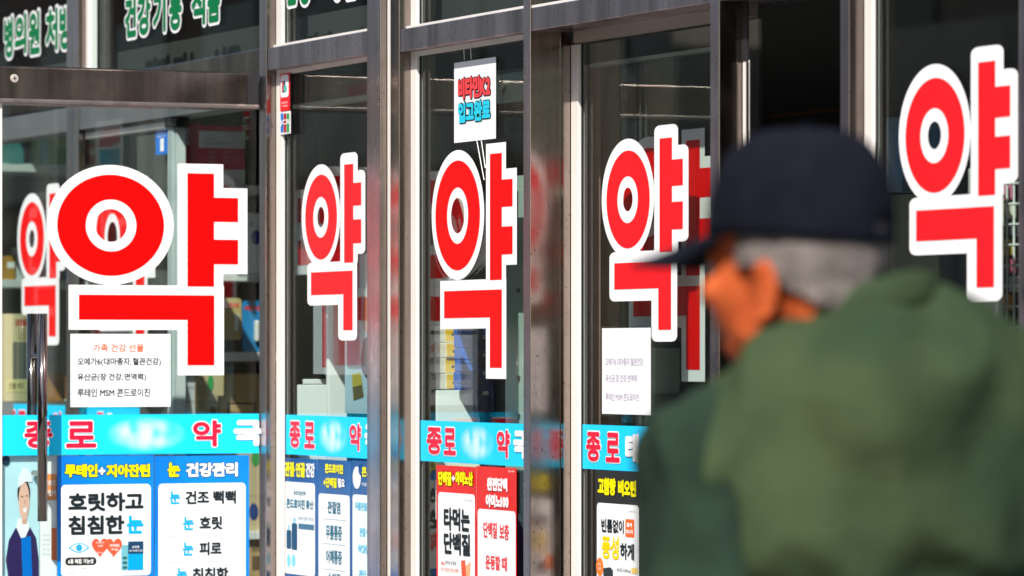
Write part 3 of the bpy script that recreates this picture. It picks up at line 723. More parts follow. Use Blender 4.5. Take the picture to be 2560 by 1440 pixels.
words(t, P2, [('콘드', 908, 1168, 932, 1192, YEL, .0018), ('무릎관절', 908, 1207, 932, 1216, WH, 0), ('무릎관절통', 891, 1256, 928, 1276, (.1, .5, .72), .0008), ('관절·연골', 902, 1320, 934, 1342, (.1, .5, .72), .0008), ('WOMAC', 898, 1362, 932, 1384, (.1, .5, .72), .0010), ('계단 내', 900, 1425, 930, 1445, (.1, .5, .72), .0008)], .004)
# D posters on P3
t = sheet(P3, 1093, 1165, 1192, YB, 'health_poster', 'red protein poster with bold black words on its card', 'poster', REDP)
card(t, P3, 1098, 1233, 1190, YB - 10, .003, PAPER)
for s_, a, b, colr in (('단백질', 1099, 1132, YEL), ('+', 1133, 1141, WH), ('아미노산', 1142, 1186, YEL)):
    yy = (1178, 1214) if s_ != '+' else (1188, 1204)
    t.part('letter_edge', px_text(P3, s_, a, yy[0], b, yy[1], .0028, .002, grow=.0012), flat((.10, .0, .0)))
    t.part('lettering', px_text(P3, s_, a, yy[0], b, yy[1], .004, .0022), flat(colr))
words(t, P3, [('타먹는', 1113, 1270, 1178, 1328, K, .0036), ('단백질', 1113, 1332, 1179, 1388, K, .0036), ('프로틴', 1165, 1248, 1184, 1254, GRY, 0), ('류신', 1106, 1404, 1116, 1412, ORG, .0004), ('아미노산 함유', 1117, 1402, 1144, 1412, K, 0), ('근육 건강을 위한 단백질', 1105, 1420, 1150, 1430, ORG, 0)], .004)
t.part('packet_print', pxpoly(P3, [(1156, 1402), (1166, 1400), (1170, 1440), (1158, 1442)], .004), flat((.8, .1, .05)))
t.part('packet_print', pxpoly(P3, [(1168, 1415), (1180, 1404), (1178, 1440), (1170, 1442)], .0042), flat((.85, .4, .2)))
t = sheet(P3, 1193, 1168, 1293, YB, 'health_poster', 'red amino poster with thin red words on a white card', 'poster', REDP, e=.0021)
card(t, P3, 1197, 1275, 1292, YB - 10, .003, PAPER)
words(t, P3, [('완전단백', 1221, 1194, 1272, 1228, WH, .003), ('아미노100', 1218, 1236, 1275, 1270, WH, .003), ('헬스케어', 1274, 1176, 1290, 1181, WH, 0)], .004)
words(t, P3, [('단백질', 1212, 1305, 1246, 1345, (.78, .06, .07), .0014), ('보충', 1252, 1310, 1276, 1350, (.78, .06, .07), .0014), ('운동할', 1217, 1388, 1254, 1424, (.78, .06, .07), .0014), ('때', 1258, 1392, 1271, 1428, (.78, .06, .07), .0014)], .004)
# E poster on P4
BLKP = pm('poster_black', (0.018, 0.022, 0.025), .3)
t = sheet(P4, 1490, 1178, 1618, YB, 'health_poster', 'black hair-care poster with bright yellow heading beside the jacket', 'poster', BLKP)
card(t, P4, 1495, 1260, 1600, YB - 10, .003, PAPER)
words(t, P4, [('고함량', 1498, 1194, 1543, 1238, YEL, .0034), ('비오틴', 1549, 1200, 1594, 1242, YEL, .0034)], .004)
words(t, P4, [('빈틈없이', 1507, 1298, 1563, 1332, K, .0016), ('하게', 1554, 1358, 1589, 1400, K, .0022), ('풍성', 1508, 1340, 1551, 1398, (.92, .62, .0), .003), ('비오틴 5,000 ㎍', 1546, 1421, 1580, 1432, K, 0), ('모발건강', 1575, 1276, 1592, 1281, GRY, 0)], .004)
card(t, P4, 1567, 1298, 1589, 1343, .0036, flat((.85, .14, .03)), .004, 'orange_tag')
words(t, P4, [('활력', 1571, 1307, 1584, 1318, WH, .0006), ('에너지', 1569, 1324, 1586, 1335, WH, .0006)], .0044)
t.part('orange_disc', pxell(P4, 1494, 1394, 1512, 1440, .0038), flat((.88, .20, .03)))
words(t, P4, [('특허', 1499, 1408, 1506, 1414, WH, 0), ('성분', 1498, 1418, 1507, 1424, WH, 0)], .0046)
t.part('box_print', pxpoly(P4, [(1512, 1420), (1530, 1418), (1536, 1426), (1536, 1450), (1512, 1450)], .004), flat((.03, .04, .05)))
card(t, P4, 1582, 1420, 1598, 1434, .0038, flat((.8, .55, .15)), .002, 'gold_tag')

# ================================================================ GOODS INSIDE
CARD = pm('cardboard', (0.42, 0.28, 0.13), .8, noise_amt=.25, nscale=10)
BOARD = pm('shelf_board', (0.62, 0.64, 0.63), .5)
def shelf(s_, px0, px1, ys, label, depth=.34, back=True, zbot=0.0):
    d0 = hitW(px0, 0, s_)[0]; d1 = hitW(px1, 0, s_)[0]
    t = Thing('shelf_unit', label, 'shelf', (s_ - depth / 2, (d0 + d1) / 2, 0))
    zs = []
    for y0, y1 in ys:
        za, zb = hitW((px0 + px1) / 2, y1, s_)[1], hitW((px0 + px1) / 2, y0, s_)[1]
        t.part('shelf_board', MB().box((s_ - depth, d0, za), (s_, d1, zb), bev=.002), BOARD); zs.append(zb)
    if back: t.part('back_panel', MB().box((s_ - depth - .02, d0, .03), (s_ - depth - .001, d1, 2.1)), SHADE)
    t.part('side_panel', MB().box((s_ - depth, d0 - .02, .03), (s_, d0 - .001, 2.1)), SHADE)
    t.part('side_panel', MB().box((s_ - depth, d1 + .001, .03), (s_, d1 + .02, 2.1)), SHADE)
    return zs
SA = -1.5
zs = shelf(SA, 430, 700, ((462, 484), (683, 703), (880, 903), (1060, 1080), (1330, 1350)), 'white shelf unit seen past the edge of the largest red letter')
SBK = -2.9
zs2 = shelf(SBK, -60, 425, ((412, 432), (700, 720), (1000, 1018)), 'dim shelf unit behind the handle and the left glass')
def wbox(name, label, cat, s_, x0, y0, x1, y1, depth, mat, decor=(), zb=None, group=None, bev=.002):
    d0, z1 = hitW(x0, y0, s_); d1, z0 = hitW(x1, y1, s_)
    if zb is not None: z1 += 0; z0 = zb
    t = Thing(name, label, cat, (s_, (d0 + d1) / 2, z0), group)
    t.part('carton', MB().box((s_ - depth, d0, z0), (s_, d1, z1), bev=bev), mat)
    pl = Plane('W', s_)
    for de in decor:
        if de[0] == 'r': card(t, pl, de[1], de[2], de[3], de[4], .0008 + .0004 * de[6] if len(de) > 6 else .0008, de[5], .0, 'printed_panel')
        elif de[0] == 't': words(t, pl, [(de[1], de[2], de[3], de[4], de[5], de[6], de[7])], .002, 'lettering')
        elif de[0] == 'e': t.part('printed_disc', pxell(pl, de[1], de[2], de[3], de[4], .0016), de[5])
    return t
MAG = flat((.70, .008, .09), .4, 'magenta_carton'); OFFW = flat((.84, .84, .85), .5, 'offwhite')
for i, (x0, x1, y0, lab, s_) in enumerate(((436, 505, 305, 'red and white carton partly hidden behind its twin on the top shelf', SA - .12), (497, 612, 312, 'red and white carton standing in front on the top shelf', SA - .02))):
    wbox('medicine_carton', lab, 'carton', s_, x0, y0, x1, 462, .09, MAG,
         [('r', x0, y0 + 16, x1, y0 + 58, OFFW), ('r', x0, 424 + (0 if i else -10), x1, 462, OFFW), ('t', '우리 가족', x0 + 18, y0 + 33, x0 + 42, y0 + 39, (.1, .1, .1), 0), ('t', '상비약 꾸러미 한 박스', x0 + 16, y0 + 43, x0 + 78 - 14 * (1 - i), y0 + 50, (.1, .1, .1), 0)]
         + [('t', '효능 효과', x0 + 22 + 38 * k, y0 + 66 + 12 * j, x0 + 40 + 34 * k, y0 + 71 + 12 * j, (.7, .5, .52), 0) for k in range(2 if i else 1) for j in range(3)] + ([('t', 'HEALTH', 588, 446, 606, 451, RD, 0)] if i else []), group='red and white cartons on the top shelf')
wbox('device_box', 'small white box with a round blue picture on the second shelf', 'box', SA, 619, 532, 668, 683, .1, OFFW, [('e', 628, 575, 652, 612, flat((.05, .06, .3))), ('t', 'KT', 624, 556, 634, 566, K, 0)])
wbox('device_box', 'dim grey box lying left of the round picture box', 'box', SA - .1, 560, 640, 612, 683, .12, flat((.25, .26, .28)), [])
TANB = flat((.45, .36, .16), .4); BLB = flat((.02, .22, .5), .4)
def blister(name, label, x0, y0, x1, y1, mat):
    s_ = SA; pl = Plane('W', s_); a0, a1, z0, z1 = pl.rect(x0, y0, x1, y1)
    t = Thing(name, label, 'pack', (s_, (a0 + a1) / 2, z0), 'hanging blister packs')
    mb = MB(); pts = poly_rr(a0, a1, z0, z1, .012)
    n = len(pts); mb.add([(s_, x, y) for x, y in pts] + [(s_ - .004, x, y) for x, y in pts], [tuple(range(n)), tuple(range(2 * n - 1, n - 1, -1))] + [(i, (i + 1) % n, n + (i + 1) % n, n + i) for i in range(n)])
    t.part('backing_card', mb, mat)
    mb = MB().box((s_ + .001, a0 + (a1 - a0) * .55, z0 + .2 * (z1 - z0)), (s_ + .018, a0 + (a1 - a0) * .8, z0 + .62 * (z1 - z0)), bev=.006); t.part('blister', mb, pm('clear_plastic', (.6, .62, .6), .15))
    words(t, pl, [('케어', x0 + 5, y0 + 12, x1 - 8, y0 + 26, (.75, .04, .05), .0012)], .0012)
blister('blister_pack', 'tan hanging pack with a silver tube', 560, 745, 604, 850, TANB)
blister('blister_pack', 'bright blue hanging pack right of the tan one', 606, 752, 655, 880, BLB)
blister('blister_pack', 'orange-brown pack hidden behind the red letter stem', 530, 770, 556, 880, flat((.4, .18, .05)))
CR = pm('cream_carton', (.50, .40, .24), .7, noise_amt=.15, nscale=8)
wbox('shipping_carton', 'tan carton with a green oval mark on top of the stack', 'carton', SA - .03, 492, 935, 560, 990, .2, CR, [('e', 518, 938, 534, 978, flat((.03, .3, .06))), ('r', 500, 942, 511, 950, flat((.2, .25, .12)))])
wbox('shipping_carton', 'small cream carton just below the green oval carton', 'carton', SA - .03, 492, 990, 545, 1060, .2, CR, [('t', '건강', 498, 1000, 512, 1020, (.1, .35, .3), 0), ('t', '제약', 520, 1003, 540, 1010, K, 0), ('r', 525, 1015, 540, 1035, flat((.2, .14, .06)))])
wbox('shipping_carton', 'large brown carton with a black frame print beside the cream ones', 'carton', SA - .08, 548, 935, 672, 1060, .25, CARD, [('r', 568, 1006, 640, 1032, flat((.03, .03, .03))), ('r', 573, 1011, 635, 1030, CARD, 1), ('e', 572, 985, 590, 1002, flat((.2, .15, .09)))])
wbox('white_carton', 'pale grey carton stack at the edge of the opening', 'carton', SA - .05, 447, 935, 490, 1060, .2, flat((.45, .48, .5)), [('r', 447, y, 490, y + 2, flat((.2, .22, .24))) for y in (968, 1003, 1035)])
wbox('shipping_carton', 'cream carton with a green disc right of the blue symptom poster', 'carton', SA - .02, 560, 1100, 690, 1240, .25, CR, [('e', 628, 1128, 648, 1165, flat((.05, .3, .08)))])
wbox('shipping_carton', 'cream carton with a dark blue disc below the green disc one', 'carton', SA - .02, 560, 1242, 690, 1330, .25, CR, [('e', 622, 1258, 645, 1300, flat((.02, .05, .2)))])
wbox('shipping_carton', 'lowest brown carton right of the symptom poster', 'carton', SA - .02, 560, 1352, 690, 1520, .25, CARD, [('t', '제약', 628, 1368, 648, 1380, K, 0), ('r', 630, 1390, 650, 1425, flat((.12, .08, .04)))])
# dim green goods behind
TEALB = flat((.02, .26, .24), .35); GRNB = flat((.08, .34, .05), .35)
wbox('medicine_carton', 'teal carton with red print behind the inner door glass', 'carton', SBK, 247, 322, 330, 412, .1, TEALB, [('r', 300, 330, 328, 334, flat(RD)), ('r', 266, 368, 290, 372, flat(RD))])
wbox('medicine_carton', 'bright green carton at the left above the small red letter', 'carton', SBK, 98, 305, 168, 412, .1, GRNB, [('r', 98, 305, 122, 412, flat((.02, .3, .35))), ('r', 140, 320, 168, 370, flat((.3, .5, .1)))])
wbox('medicine_carton', 'teal carton left of the bright green carton', 'carton', SBK, 20, 330, 60, 412, .1, flat((.05, .2, .2)))
wbox('medicine_carton', 'upright teal pack beside the glass door edge', 'carton', SBK, 345, 340, 375, 412, .1, flat((.12, .3, .22)))
HB = pm('beige_box', (.50, .44, .26), .5)
wbox('honey_box', 'beige gift box with a dark picture behind the tubular handle', 'box', -2.3, 12, 785, 80, 1004, .1, HB, [('r', 32, 855, 66, 960, flat((.05, .07, .08))), ('r', 38, 798, 66, 815, flat((.35, .03, .02))), ('t', '조은꿀', 44, 820, 64, 850, (.2, .12, .04), 0), ('r', 16, 948, 68, 980, flat((.55, .5, .25)), 1), ('t', '선물 세트', 22, 956, 60, 972, K, 0)])
wbox('display_counter', 'dark counter under the beige gift box', 'counter', -2.28, -60, 1006, 428, 1500, .3, SHADE)
wbox('medicine_carton', 'orange carton low behind the inner glass by the handle', 'carton', -2.3, 115, 930, 160, 1004, .1, flat((.45, .2, .06)))

stock = [('amber bottle pack', (.45,.22,.03)), ('white tablet box', (.55,.56,.57)), ('pink tonic box', (.50,.12,.20)), ('navy vitamin box', (.02,.04,.20)), ('lime tonic box', (.25,.40,.06)), ('grey plaster box', (.28,.29,.31)), ('orange cream box', (.60,.20,.03)), ('violet balm box', (.20,.08,.30))]
rows = [(SBK, 700, 'middle shelf behind the handle', [(16, 38, 640), (42, 60, 618), (72, 96, 650), (178, 205, 630), (210, 232, 655), (398, 420, 640)]),
        (SBK, 1000, 'lowest dim shelf behind the gift notice', [(178, 200, 940), (372, 392, 930), (398, 420, 950)]),
        (SBK, 412, 'top dim shelf behind the door glass', [(180, 205, 350), (222, 240, 360), (384, 404, 345)]),
        (SA, 880, 'shelf under the hanging packs', [(446, 470, 800), (474, 500, 820), (504, 526, 790)]),
        (SA, 683, 'second shelf of the opening', [(444, 470, 600), (474, 498, 620)])]
q = 0
for s_, yb, where_, its in rows:
    for k, (xa, xb, yt) in enumerate(its):
        nm_, cl_ = stock[q % 8]; q += 1
        wbox('medicine_carton', 'small ' + nm_ + ' standing on the ' + where_, 'carton', s_ - .02, xa, yt, xb, yb, .06, flat(cl_),
             [('r', xa + 2, yt + (yb - yt) * .25, xb - 2, yt + (yb - yt) * .5, OFFW if q % 3 else flat((.5, .05, .05)))])
# goods behind panes two to five
def abox(name, label, cat, d, x0, x1, x2, y0, y1, mat, decor=(), group=None, mat2=None):
    """front face x0..x1 parallel to the shopfront at depth d, side face x1..x2"""
    s0 = hitA(x0, 0, d)[0]; s1, z1 = hitA(x1, y0, d); z0 = hitA(x1, y1, d)[1]
    dep = hitW(x2, 0, s1)[0] - d
    t = Thing(name, label, cat, ((s0 + s1) / 2, d, z0), group)
    t.part('carton', MB().box((s0, d, z0), (s1, d + max(dep, .01), z1), bev=.002), mat)
    pa = Plane('A', d); pb = Plane('W', s1)
    for de in decor:
        pl = pa if de[0] == 'A' else pb
        if de[1] == 'r': card(t, pl, *de[2:6], .0008, de[6], 0, 'printed_panel')
        else: words(t, pl, [(de[2], *de[3:7], de[7], 0.0006)], .0012)
    return t
YC = pm('yellow_carton', (.92, .55, .01), .5, noise_amt=.1); BC = pm('blue_carton', (.0, .16, .75), .45, noise_amt=.15); NC = flat((.01, .02, .12), .45, 'navy_carton')
ys = [815, 857, 895, 935, 975]
nm = ['topmost', 'second', 'third', 'lowest']
for k in range(4):
    j = (k % 2) * 3
    abox('medicine_carton', nm[k] + ' yellow and white carton in the stack under the square-cornered letter', 'carton', .15, 1085 + j, 1112 + j, 1138 + j, ys[k], ys[k + 1] - 1, pm('pale_yellow_carton', (.90, .84, .7), .5), [('W', 'r', 1113 + j, ys[k] + 1, 1138 + j, ys[k + 1] - 4, YC), ('W', 't', '비타', 1128 + j, ys[k] + 18, 1136 + j, ys[k] + 26, K)], group='stack of yellow cartons')
ys = [815, 838, 870, 900, 930, 960, 990]
nm = ['topmost', 'second', 'third', 'fourth', 'fifth', 'lowest']
for k in range(6):
    j = (k * 5) % 4
    abox('medicine_carton', nm[k] + ' blue carton in the stack right of the yellow cartons', 'carton', .16, 1133 + j, 1152 + j, 1188 + j, ys[k], ys[k + 1] - 1, BC, [('W', 'r', 1155 + j, ys[k] + 4, 1184 + j, ys[k] + 6, flat((.15, .35, .8)))], group='stack of blue cartons')
ys = [815, 860, 905, 955, 1045]
nm = ['topmost', 'second', 'third', 'lowest']
for k in range(4):
    abox('medicine_carton', nm[k] + ' navy carton behind the red letter stem', 'carton', .18, 1182, 1196, 1238, ys[k], ys[k + 1] - 1, NC, [('W', 't', 'XG 플러스', 1206, ys[k] + 22, 1222, ys[k] + 33, WH)], group='stack of navy cartons')
abox('white_carton', 'blank white carton below the yellow and blue stacks', 'carton', .09, 1088, 1092, 1200, 976, 1300, flat((.92, .92, .92), .6, 'carton_white'))
abox('white_carton', 'small white carton poking up behind the slim pane posters', 'carton', .08, 742, 746, 862, 962, 1300, MATS['carton_white'])
abox('white_carton', 'tall white carton behind the foot of the slim red letter', 'carton', .13, 815, 822, 868, 760, 1300, MATS['carton_white'])
abox('white_carton', 'flat white carton lying on the small carton behind the slim pane', 'carton', .12, 756, 760, 815, 948, 961, MATS['carton_white'])
# acrylic panel right in P3
t = Thing('acrylic_panel', 'pale green translucent panel with screws right of the red letter stem', 'panel', (hitA(1290, 0, .2)[0], .2, .8))
sA, sB = hitA(1268, 0, .12)[0], hitA(1312, 0, .12)[0]
zA, zB = hitA(1290, 440, .12)[1], hitA(1290, 1180, .12)[1]
t.part('sheet', MB().box((sA, .115, zB), (sB, .12, zA)), pm('pale_acrylic', (.50, .62, .57), .3, noise_amt=.12, nscale=4))
for yy in (725, 945, 1040):
    c = hitA(1296, yy, .112); t.part('screw', MB().tube((c[0], .1145, c[1]), (c[0], .109, c[1]), .006, n=14), CHROME)
# header's reflection built as solid dark bands in P3 and P2, window back panel etc.
DG = pm('dark_slate', (.045, .06, .065), .4)
t = Thing('header_reflection_band', 'dark slate band with a lock, standing in for the header reflection, beside the hanging notice', 'beam', (hitA(1200, 0, .25)[0], .25, 1.9))
s0, z1 = hitA(1085, 200, .25); s1, z0 = hitA(1085, 280, .25)[0], hitA(1085, 280, .25)[1]
t.part('casing', MB().box((s0, .25, z0), (hitA(1312, 0, .25)[0], .33, z1)), DG)
c = hitA(1262, 212, .248); t.part('lock', MB().tube((c[0], .2495, c[1]), (c[0], .24, c[1]), .011, n=18), pm('lock_metal', (.35, .34, .3), .35, .9))
t.part('post', MB().box((s0 - .04, .22, .03), (s0, .30, 2.1)), pm('dark_post', (.10, .11, .10), .5))
t = Thing('header_reflection_panel', 'grey panel with rows of print, standing in for the header reflection, near the top of the slim pane', 'board', (hitA(840, 0, .4)[0], .4, 1.9))
s0, z1 = hitA(735, 190, .4); z0 = hitA(735, 262, .4)[1]; s1 = hitA(925, 0, .4)[0]
t.part('panel', MB().box((s0, .4, z0), (s1, .44, z1)), pm('board_dark', (.08, .075, .09), .4))
t.part('edge', MB().box((s0, .395, z0 - .012), (s1, .445, z0 - .0005)), BOARD)
QP = Plane('A', .4)
words(t, QP, [('건강 상담 안내', 765, 225, 840, 237, (.25, .25, .26), 0), ('약국', 838, 204, 856, 212, (.4, .4, .4), 0)], .001)
t.part('pink_print', pxpoly(QP, [(868, 215), (925, 208), (925, 245), (872, 252)], .001), flat((.30, .03, .08)))
# poster right in pane two (pale blue, person + gold box)
t = sheet(Plane('A', d1 + .06), 864, 635, 940, 1034, 'display_poster', 'pale blue poster of a man and gold box, right side of the slim pane', 'poster', pm('poster_ice', (.45, .66, .80), .4, noise_amt=.3, nscale=3))
QP = Plane('A', d1 + .06)
t.part('face_print', pxell(QP, 908, 745, 930, 830, .003), flat((.60, .33, .25)))
t.part('jacket_print', pxpoly(QP, [(904, 900), (912, 850), (930, 830), (930, 960), (908, 930)], .0034), flat((.04, .05, .08)))
t.part('gold_box_print', pxpoly(QP, [(882, 935), (904, 930), (912, 990), (886, 1002)], .003), flat((.45, .38, .05)))
t.part('tray_print', pxpoly(QP, [(884, 968), (908, 962), (912, 992), (888, 1000)], .0036), flat((.10, .09, .03)))
card(t, QP, 864, 720, 930, 745, .003, flat((.70, .72, .78)), .001, 'pale_band')
card(t, QP, 864, 745, 905, 800, .003, flat((.55, .01, .03)), .001, 'red_band')
# red and white leaflet behind slim pane
t = sheet(Plane('A', .16), 785, 760, 835, 935, 'display_poster', 'grey and red leaflet hanging behind the slim red letter', 'leaflet', flat((.45, .46, .50)))
card(t, Plane('A', .16), 808, 760, 830, 918, .003, flat((.45, .01, .02)), .001, 'red_panel')
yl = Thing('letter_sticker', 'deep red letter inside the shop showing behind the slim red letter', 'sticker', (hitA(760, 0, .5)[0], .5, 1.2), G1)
QP = Plane('A', .5)
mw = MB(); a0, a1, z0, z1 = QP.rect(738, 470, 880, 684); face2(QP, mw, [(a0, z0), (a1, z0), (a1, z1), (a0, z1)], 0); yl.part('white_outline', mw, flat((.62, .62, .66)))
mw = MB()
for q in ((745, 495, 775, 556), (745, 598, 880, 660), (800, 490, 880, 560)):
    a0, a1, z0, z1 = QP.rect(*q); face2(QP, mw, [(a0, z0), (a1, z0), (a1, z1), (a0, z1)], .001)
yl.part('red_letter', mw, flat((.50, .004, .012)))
yl.part('hanger', MB().tube(QP.pt(*QP.uv(800, 470)), QP.pt(*QP.uv(800, 150)), .002, n=6), CHROME)
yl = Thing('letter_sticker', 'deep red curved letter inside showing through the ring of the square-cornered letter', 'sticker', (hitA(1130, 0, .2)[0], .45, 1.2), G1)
QP = Plane('A', .20)
mw = MB(); a0, a1, z0, z1 = QP.rect(1082, 470, 1166, 700)
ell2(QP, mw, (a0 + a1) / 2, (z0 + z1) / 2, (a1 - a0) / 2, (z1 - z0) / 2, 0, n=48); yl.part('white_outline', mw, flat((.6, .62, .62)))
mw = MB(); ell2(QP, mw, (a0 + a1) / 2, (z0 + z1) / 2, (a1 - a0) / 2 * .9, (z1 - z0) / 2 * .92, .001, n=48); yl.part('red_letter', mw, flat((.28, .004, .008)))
# pane four interior
abox('steel_cabinet', 'pale green cabinet seen right of the faded notice', 'cabinet', .33, 1625, 1640, 1700, 870, 985, pm('sage', (.42, .46, .36), .5))
abox('display_counter', 'dark counter under the pale green cabinet', 'counter', .32, 1590, 1640, 1800, 986, 1500, pm('dark_counter', (.05, .06, .06), .4))
abox('shelf_column', 'tall dark shelf column deep behind the pane left of the cap', 'shelf', 1.5, 1520, 1560, 1590, 150, 1500, pm('col_dark', (.10, .12, .10), .5))
# doorway interior
t = Thing('wall_poster', 'dim brown wall poster with dark green letters inside the open doorway', 'poster', (hitA(1990, 0, 3.0)[0], 3.0, 1.6))
QP = Plane('A', 3.0)
a0, a1, z0, z1 = QP.rect(1925, 60, 2110, 285); t.part('sheet', MB().box((a0, 3.0, z0), (a1, 3.01, z1)), flat((.16, .06, .02)))
words(t, QP, [('약국', 1955, 110, 2080, 215, (.01, .09, .04), .012)], .002)
a0, a1, z0, z1 = QP.rect(1880, 60, 1920, 140); t.part('sheet', MB().box((a0, 3.0, z0), (a1, 3.01, z1)), flat((.02, .06, .14)))
# pane five interior: wire rack with small goods, pale board, dark counter
t = Thing('wire_rack', 'white wire rack of small goods at the right edge behind the biggest letter', 'rack', (hitA(2520, 0, .3)[0], .3, .6))
RK = .30
s0, s1 = hitA(2500, 0, RK)[0], hitA(2570, 0, RK)[0]
z1, z0 = hitA(2520, 440, RK)[1], .6
for i in range(5):
    sx = s0 + (s1 - s0) * i / 4; t.part('wire', MB().tube((sx, RK, z0), (sx, RK, z1), .0022, n=6), VWHITE)
zz = z0
while zz < z1:
    t.part('wire', MB().tube((s0, RK, zz), (s1, RK, zz), .0026, n=6), VWHITE); zz += .042
gcol = [(.7, .2, .3), (.75, .7, .6), (.1, .1, .12), (.7, .5, .1), (.5, .1, .2), (.8, .8, .8), (.8, .35, .05)]
lk = ['pink', 'cream', 'black', 'amber', 'crimson', 'white', 'orange']
for i in range(7):
    zz = z1 - .07 - .042 * i * 1.0
    abox('small_pack', lk[i] + ' small pack hooked on the white wire rack', 'pack', RK + .015, 2504 + 9 * (i % 3), 2522 + 8 * (i % 3), 2526 + 8 * (i % 3), 460 + 46 * i, 500 + 46 * i, flat(gcol[i]), group='small packs on the wire rack')
abox('pale_board', 'tall cream board just behind the foot of the biggest letter', 'board', .25, 2420, 2500, 2505, 415, 1300, pm('cream_board', (.62, .60, .52), .6))
abox('display_counter', 'dark blue counter block below the biggest letter', 'counter', .7, 2350, 2420, 2470, 430, 1300, pm('blue_dark', (.03, .045, .06), .4))
abox('display_case', 'greenish glass display case beside the back of the cap', 'case', .9, 2225, 2345, 2360, 480, 1300, pm('sage_dark', (.30, .33, .27), .3, noise_amt=.3, nscale=6))
abox('blue_box', 'pale blue box on top of the display case behind the ring letter', 'box', .95, 2215, 2255, 2350, 290, 478, pm('soft_blue', (.30, .48, .80), .5))
abox('leaflet_stand', 'small pink-edged leaflet standing above the green shoulder', 'leaflet', .24, 2310, 2385, 2391, 752, 830, flat((.72, .68, .66)), [('A', 'r', 2312, 753, 2385, 757, flat((.7, .3, .4)))])

# ================================================================ ACROSS THE STREET (seen in the reflections)
def facade(name, label, s0, s1, h, wall, glassc, awn):
    t = Thing(name, label, 'building', ((s0 + s1) / 2, -16, -.1))
    t.part('wall', MB().box((s0, -20, -.1), (s1, -13.3, h)), wall)
    n = int((s1 - s0) / 3)
    for i in range(n):
        a = s0 + .4 + i * 3
        w_ = t.part('window', MB().box((a, -13.32, .5), (a + 2.3, -13.24, 2.5)), glassc)
        t.part('window_frame', MB().box((a - .08, -13.29, 2.5), (a + 2.38, -13.2, 2.62)), pm('brown_frame', (.2, .13, .1)), parent=w_)
        for fl in range(1, int(h // 3)):
            t.part('window', MB().box((a + .3, -13.32, fl * 3 + .9), (a + 2.0, -13.24, fl * 3 + 2.3)), glassc)
    t.part('awning', MB().box((s0 + .3, -13.25, 2.75), (s1 - .3, -13.05, 3.1)), awn)
    t.part('sign_fascia', MB().box((s0 + .2, -13.29, 3.25), (s1 - .2, -13.12, 3.95)), pm('fascia_beige', (.78, .62, .50), .6, noise_amt=.5, nscale=1.2))
    t.part('cornice', MB().box((s0 - .1, -13.31, h), (s1 + .1, -13.0, h + .3)), wall)
GL2 = pm('far_glass', (.03, .035, .04), .08)
facade('brick_building', 'brown brick shop building across the street', -46, -34, 7.4, pm('brick_brown', (.28, .15, .10), .85, noise_amt=.4, nscale=3), GL2, flat((.35, .2, .1)))
facade('stone_building', 'pale stone shop building across the street', -33.8, -24.5, 8.2, pm('stone_pale', (.45, .40, .34), .85, noise_amt=.3, nscale=3), GL2, flat((.5, .08, .06)))
facade('plaster_building', 'tan plaster shop building across the street', -21.8, -9, 7.8, pm('plaster_tan', (.42, .30, .22), .85, noise_amt=.3, nscale=3), GL2, flat((.05, .12, .3)))
facade('grey_building', 'grey concrete shop building across the street', -8.8, 6, 8.2, pm('concrete', (.3, .3, .31), .85, noise_amt=.3, nscale=3), GL2, flat((.25, .25, .2)))
facade('brown_building', 'dark brown tiled building across the street', 6.2, 24, 8.0, pm('tile_brown', (.22, .15, .12), .7, noise_amt=.3, nscale=3), GL2, flat((.5, .35, .1)))

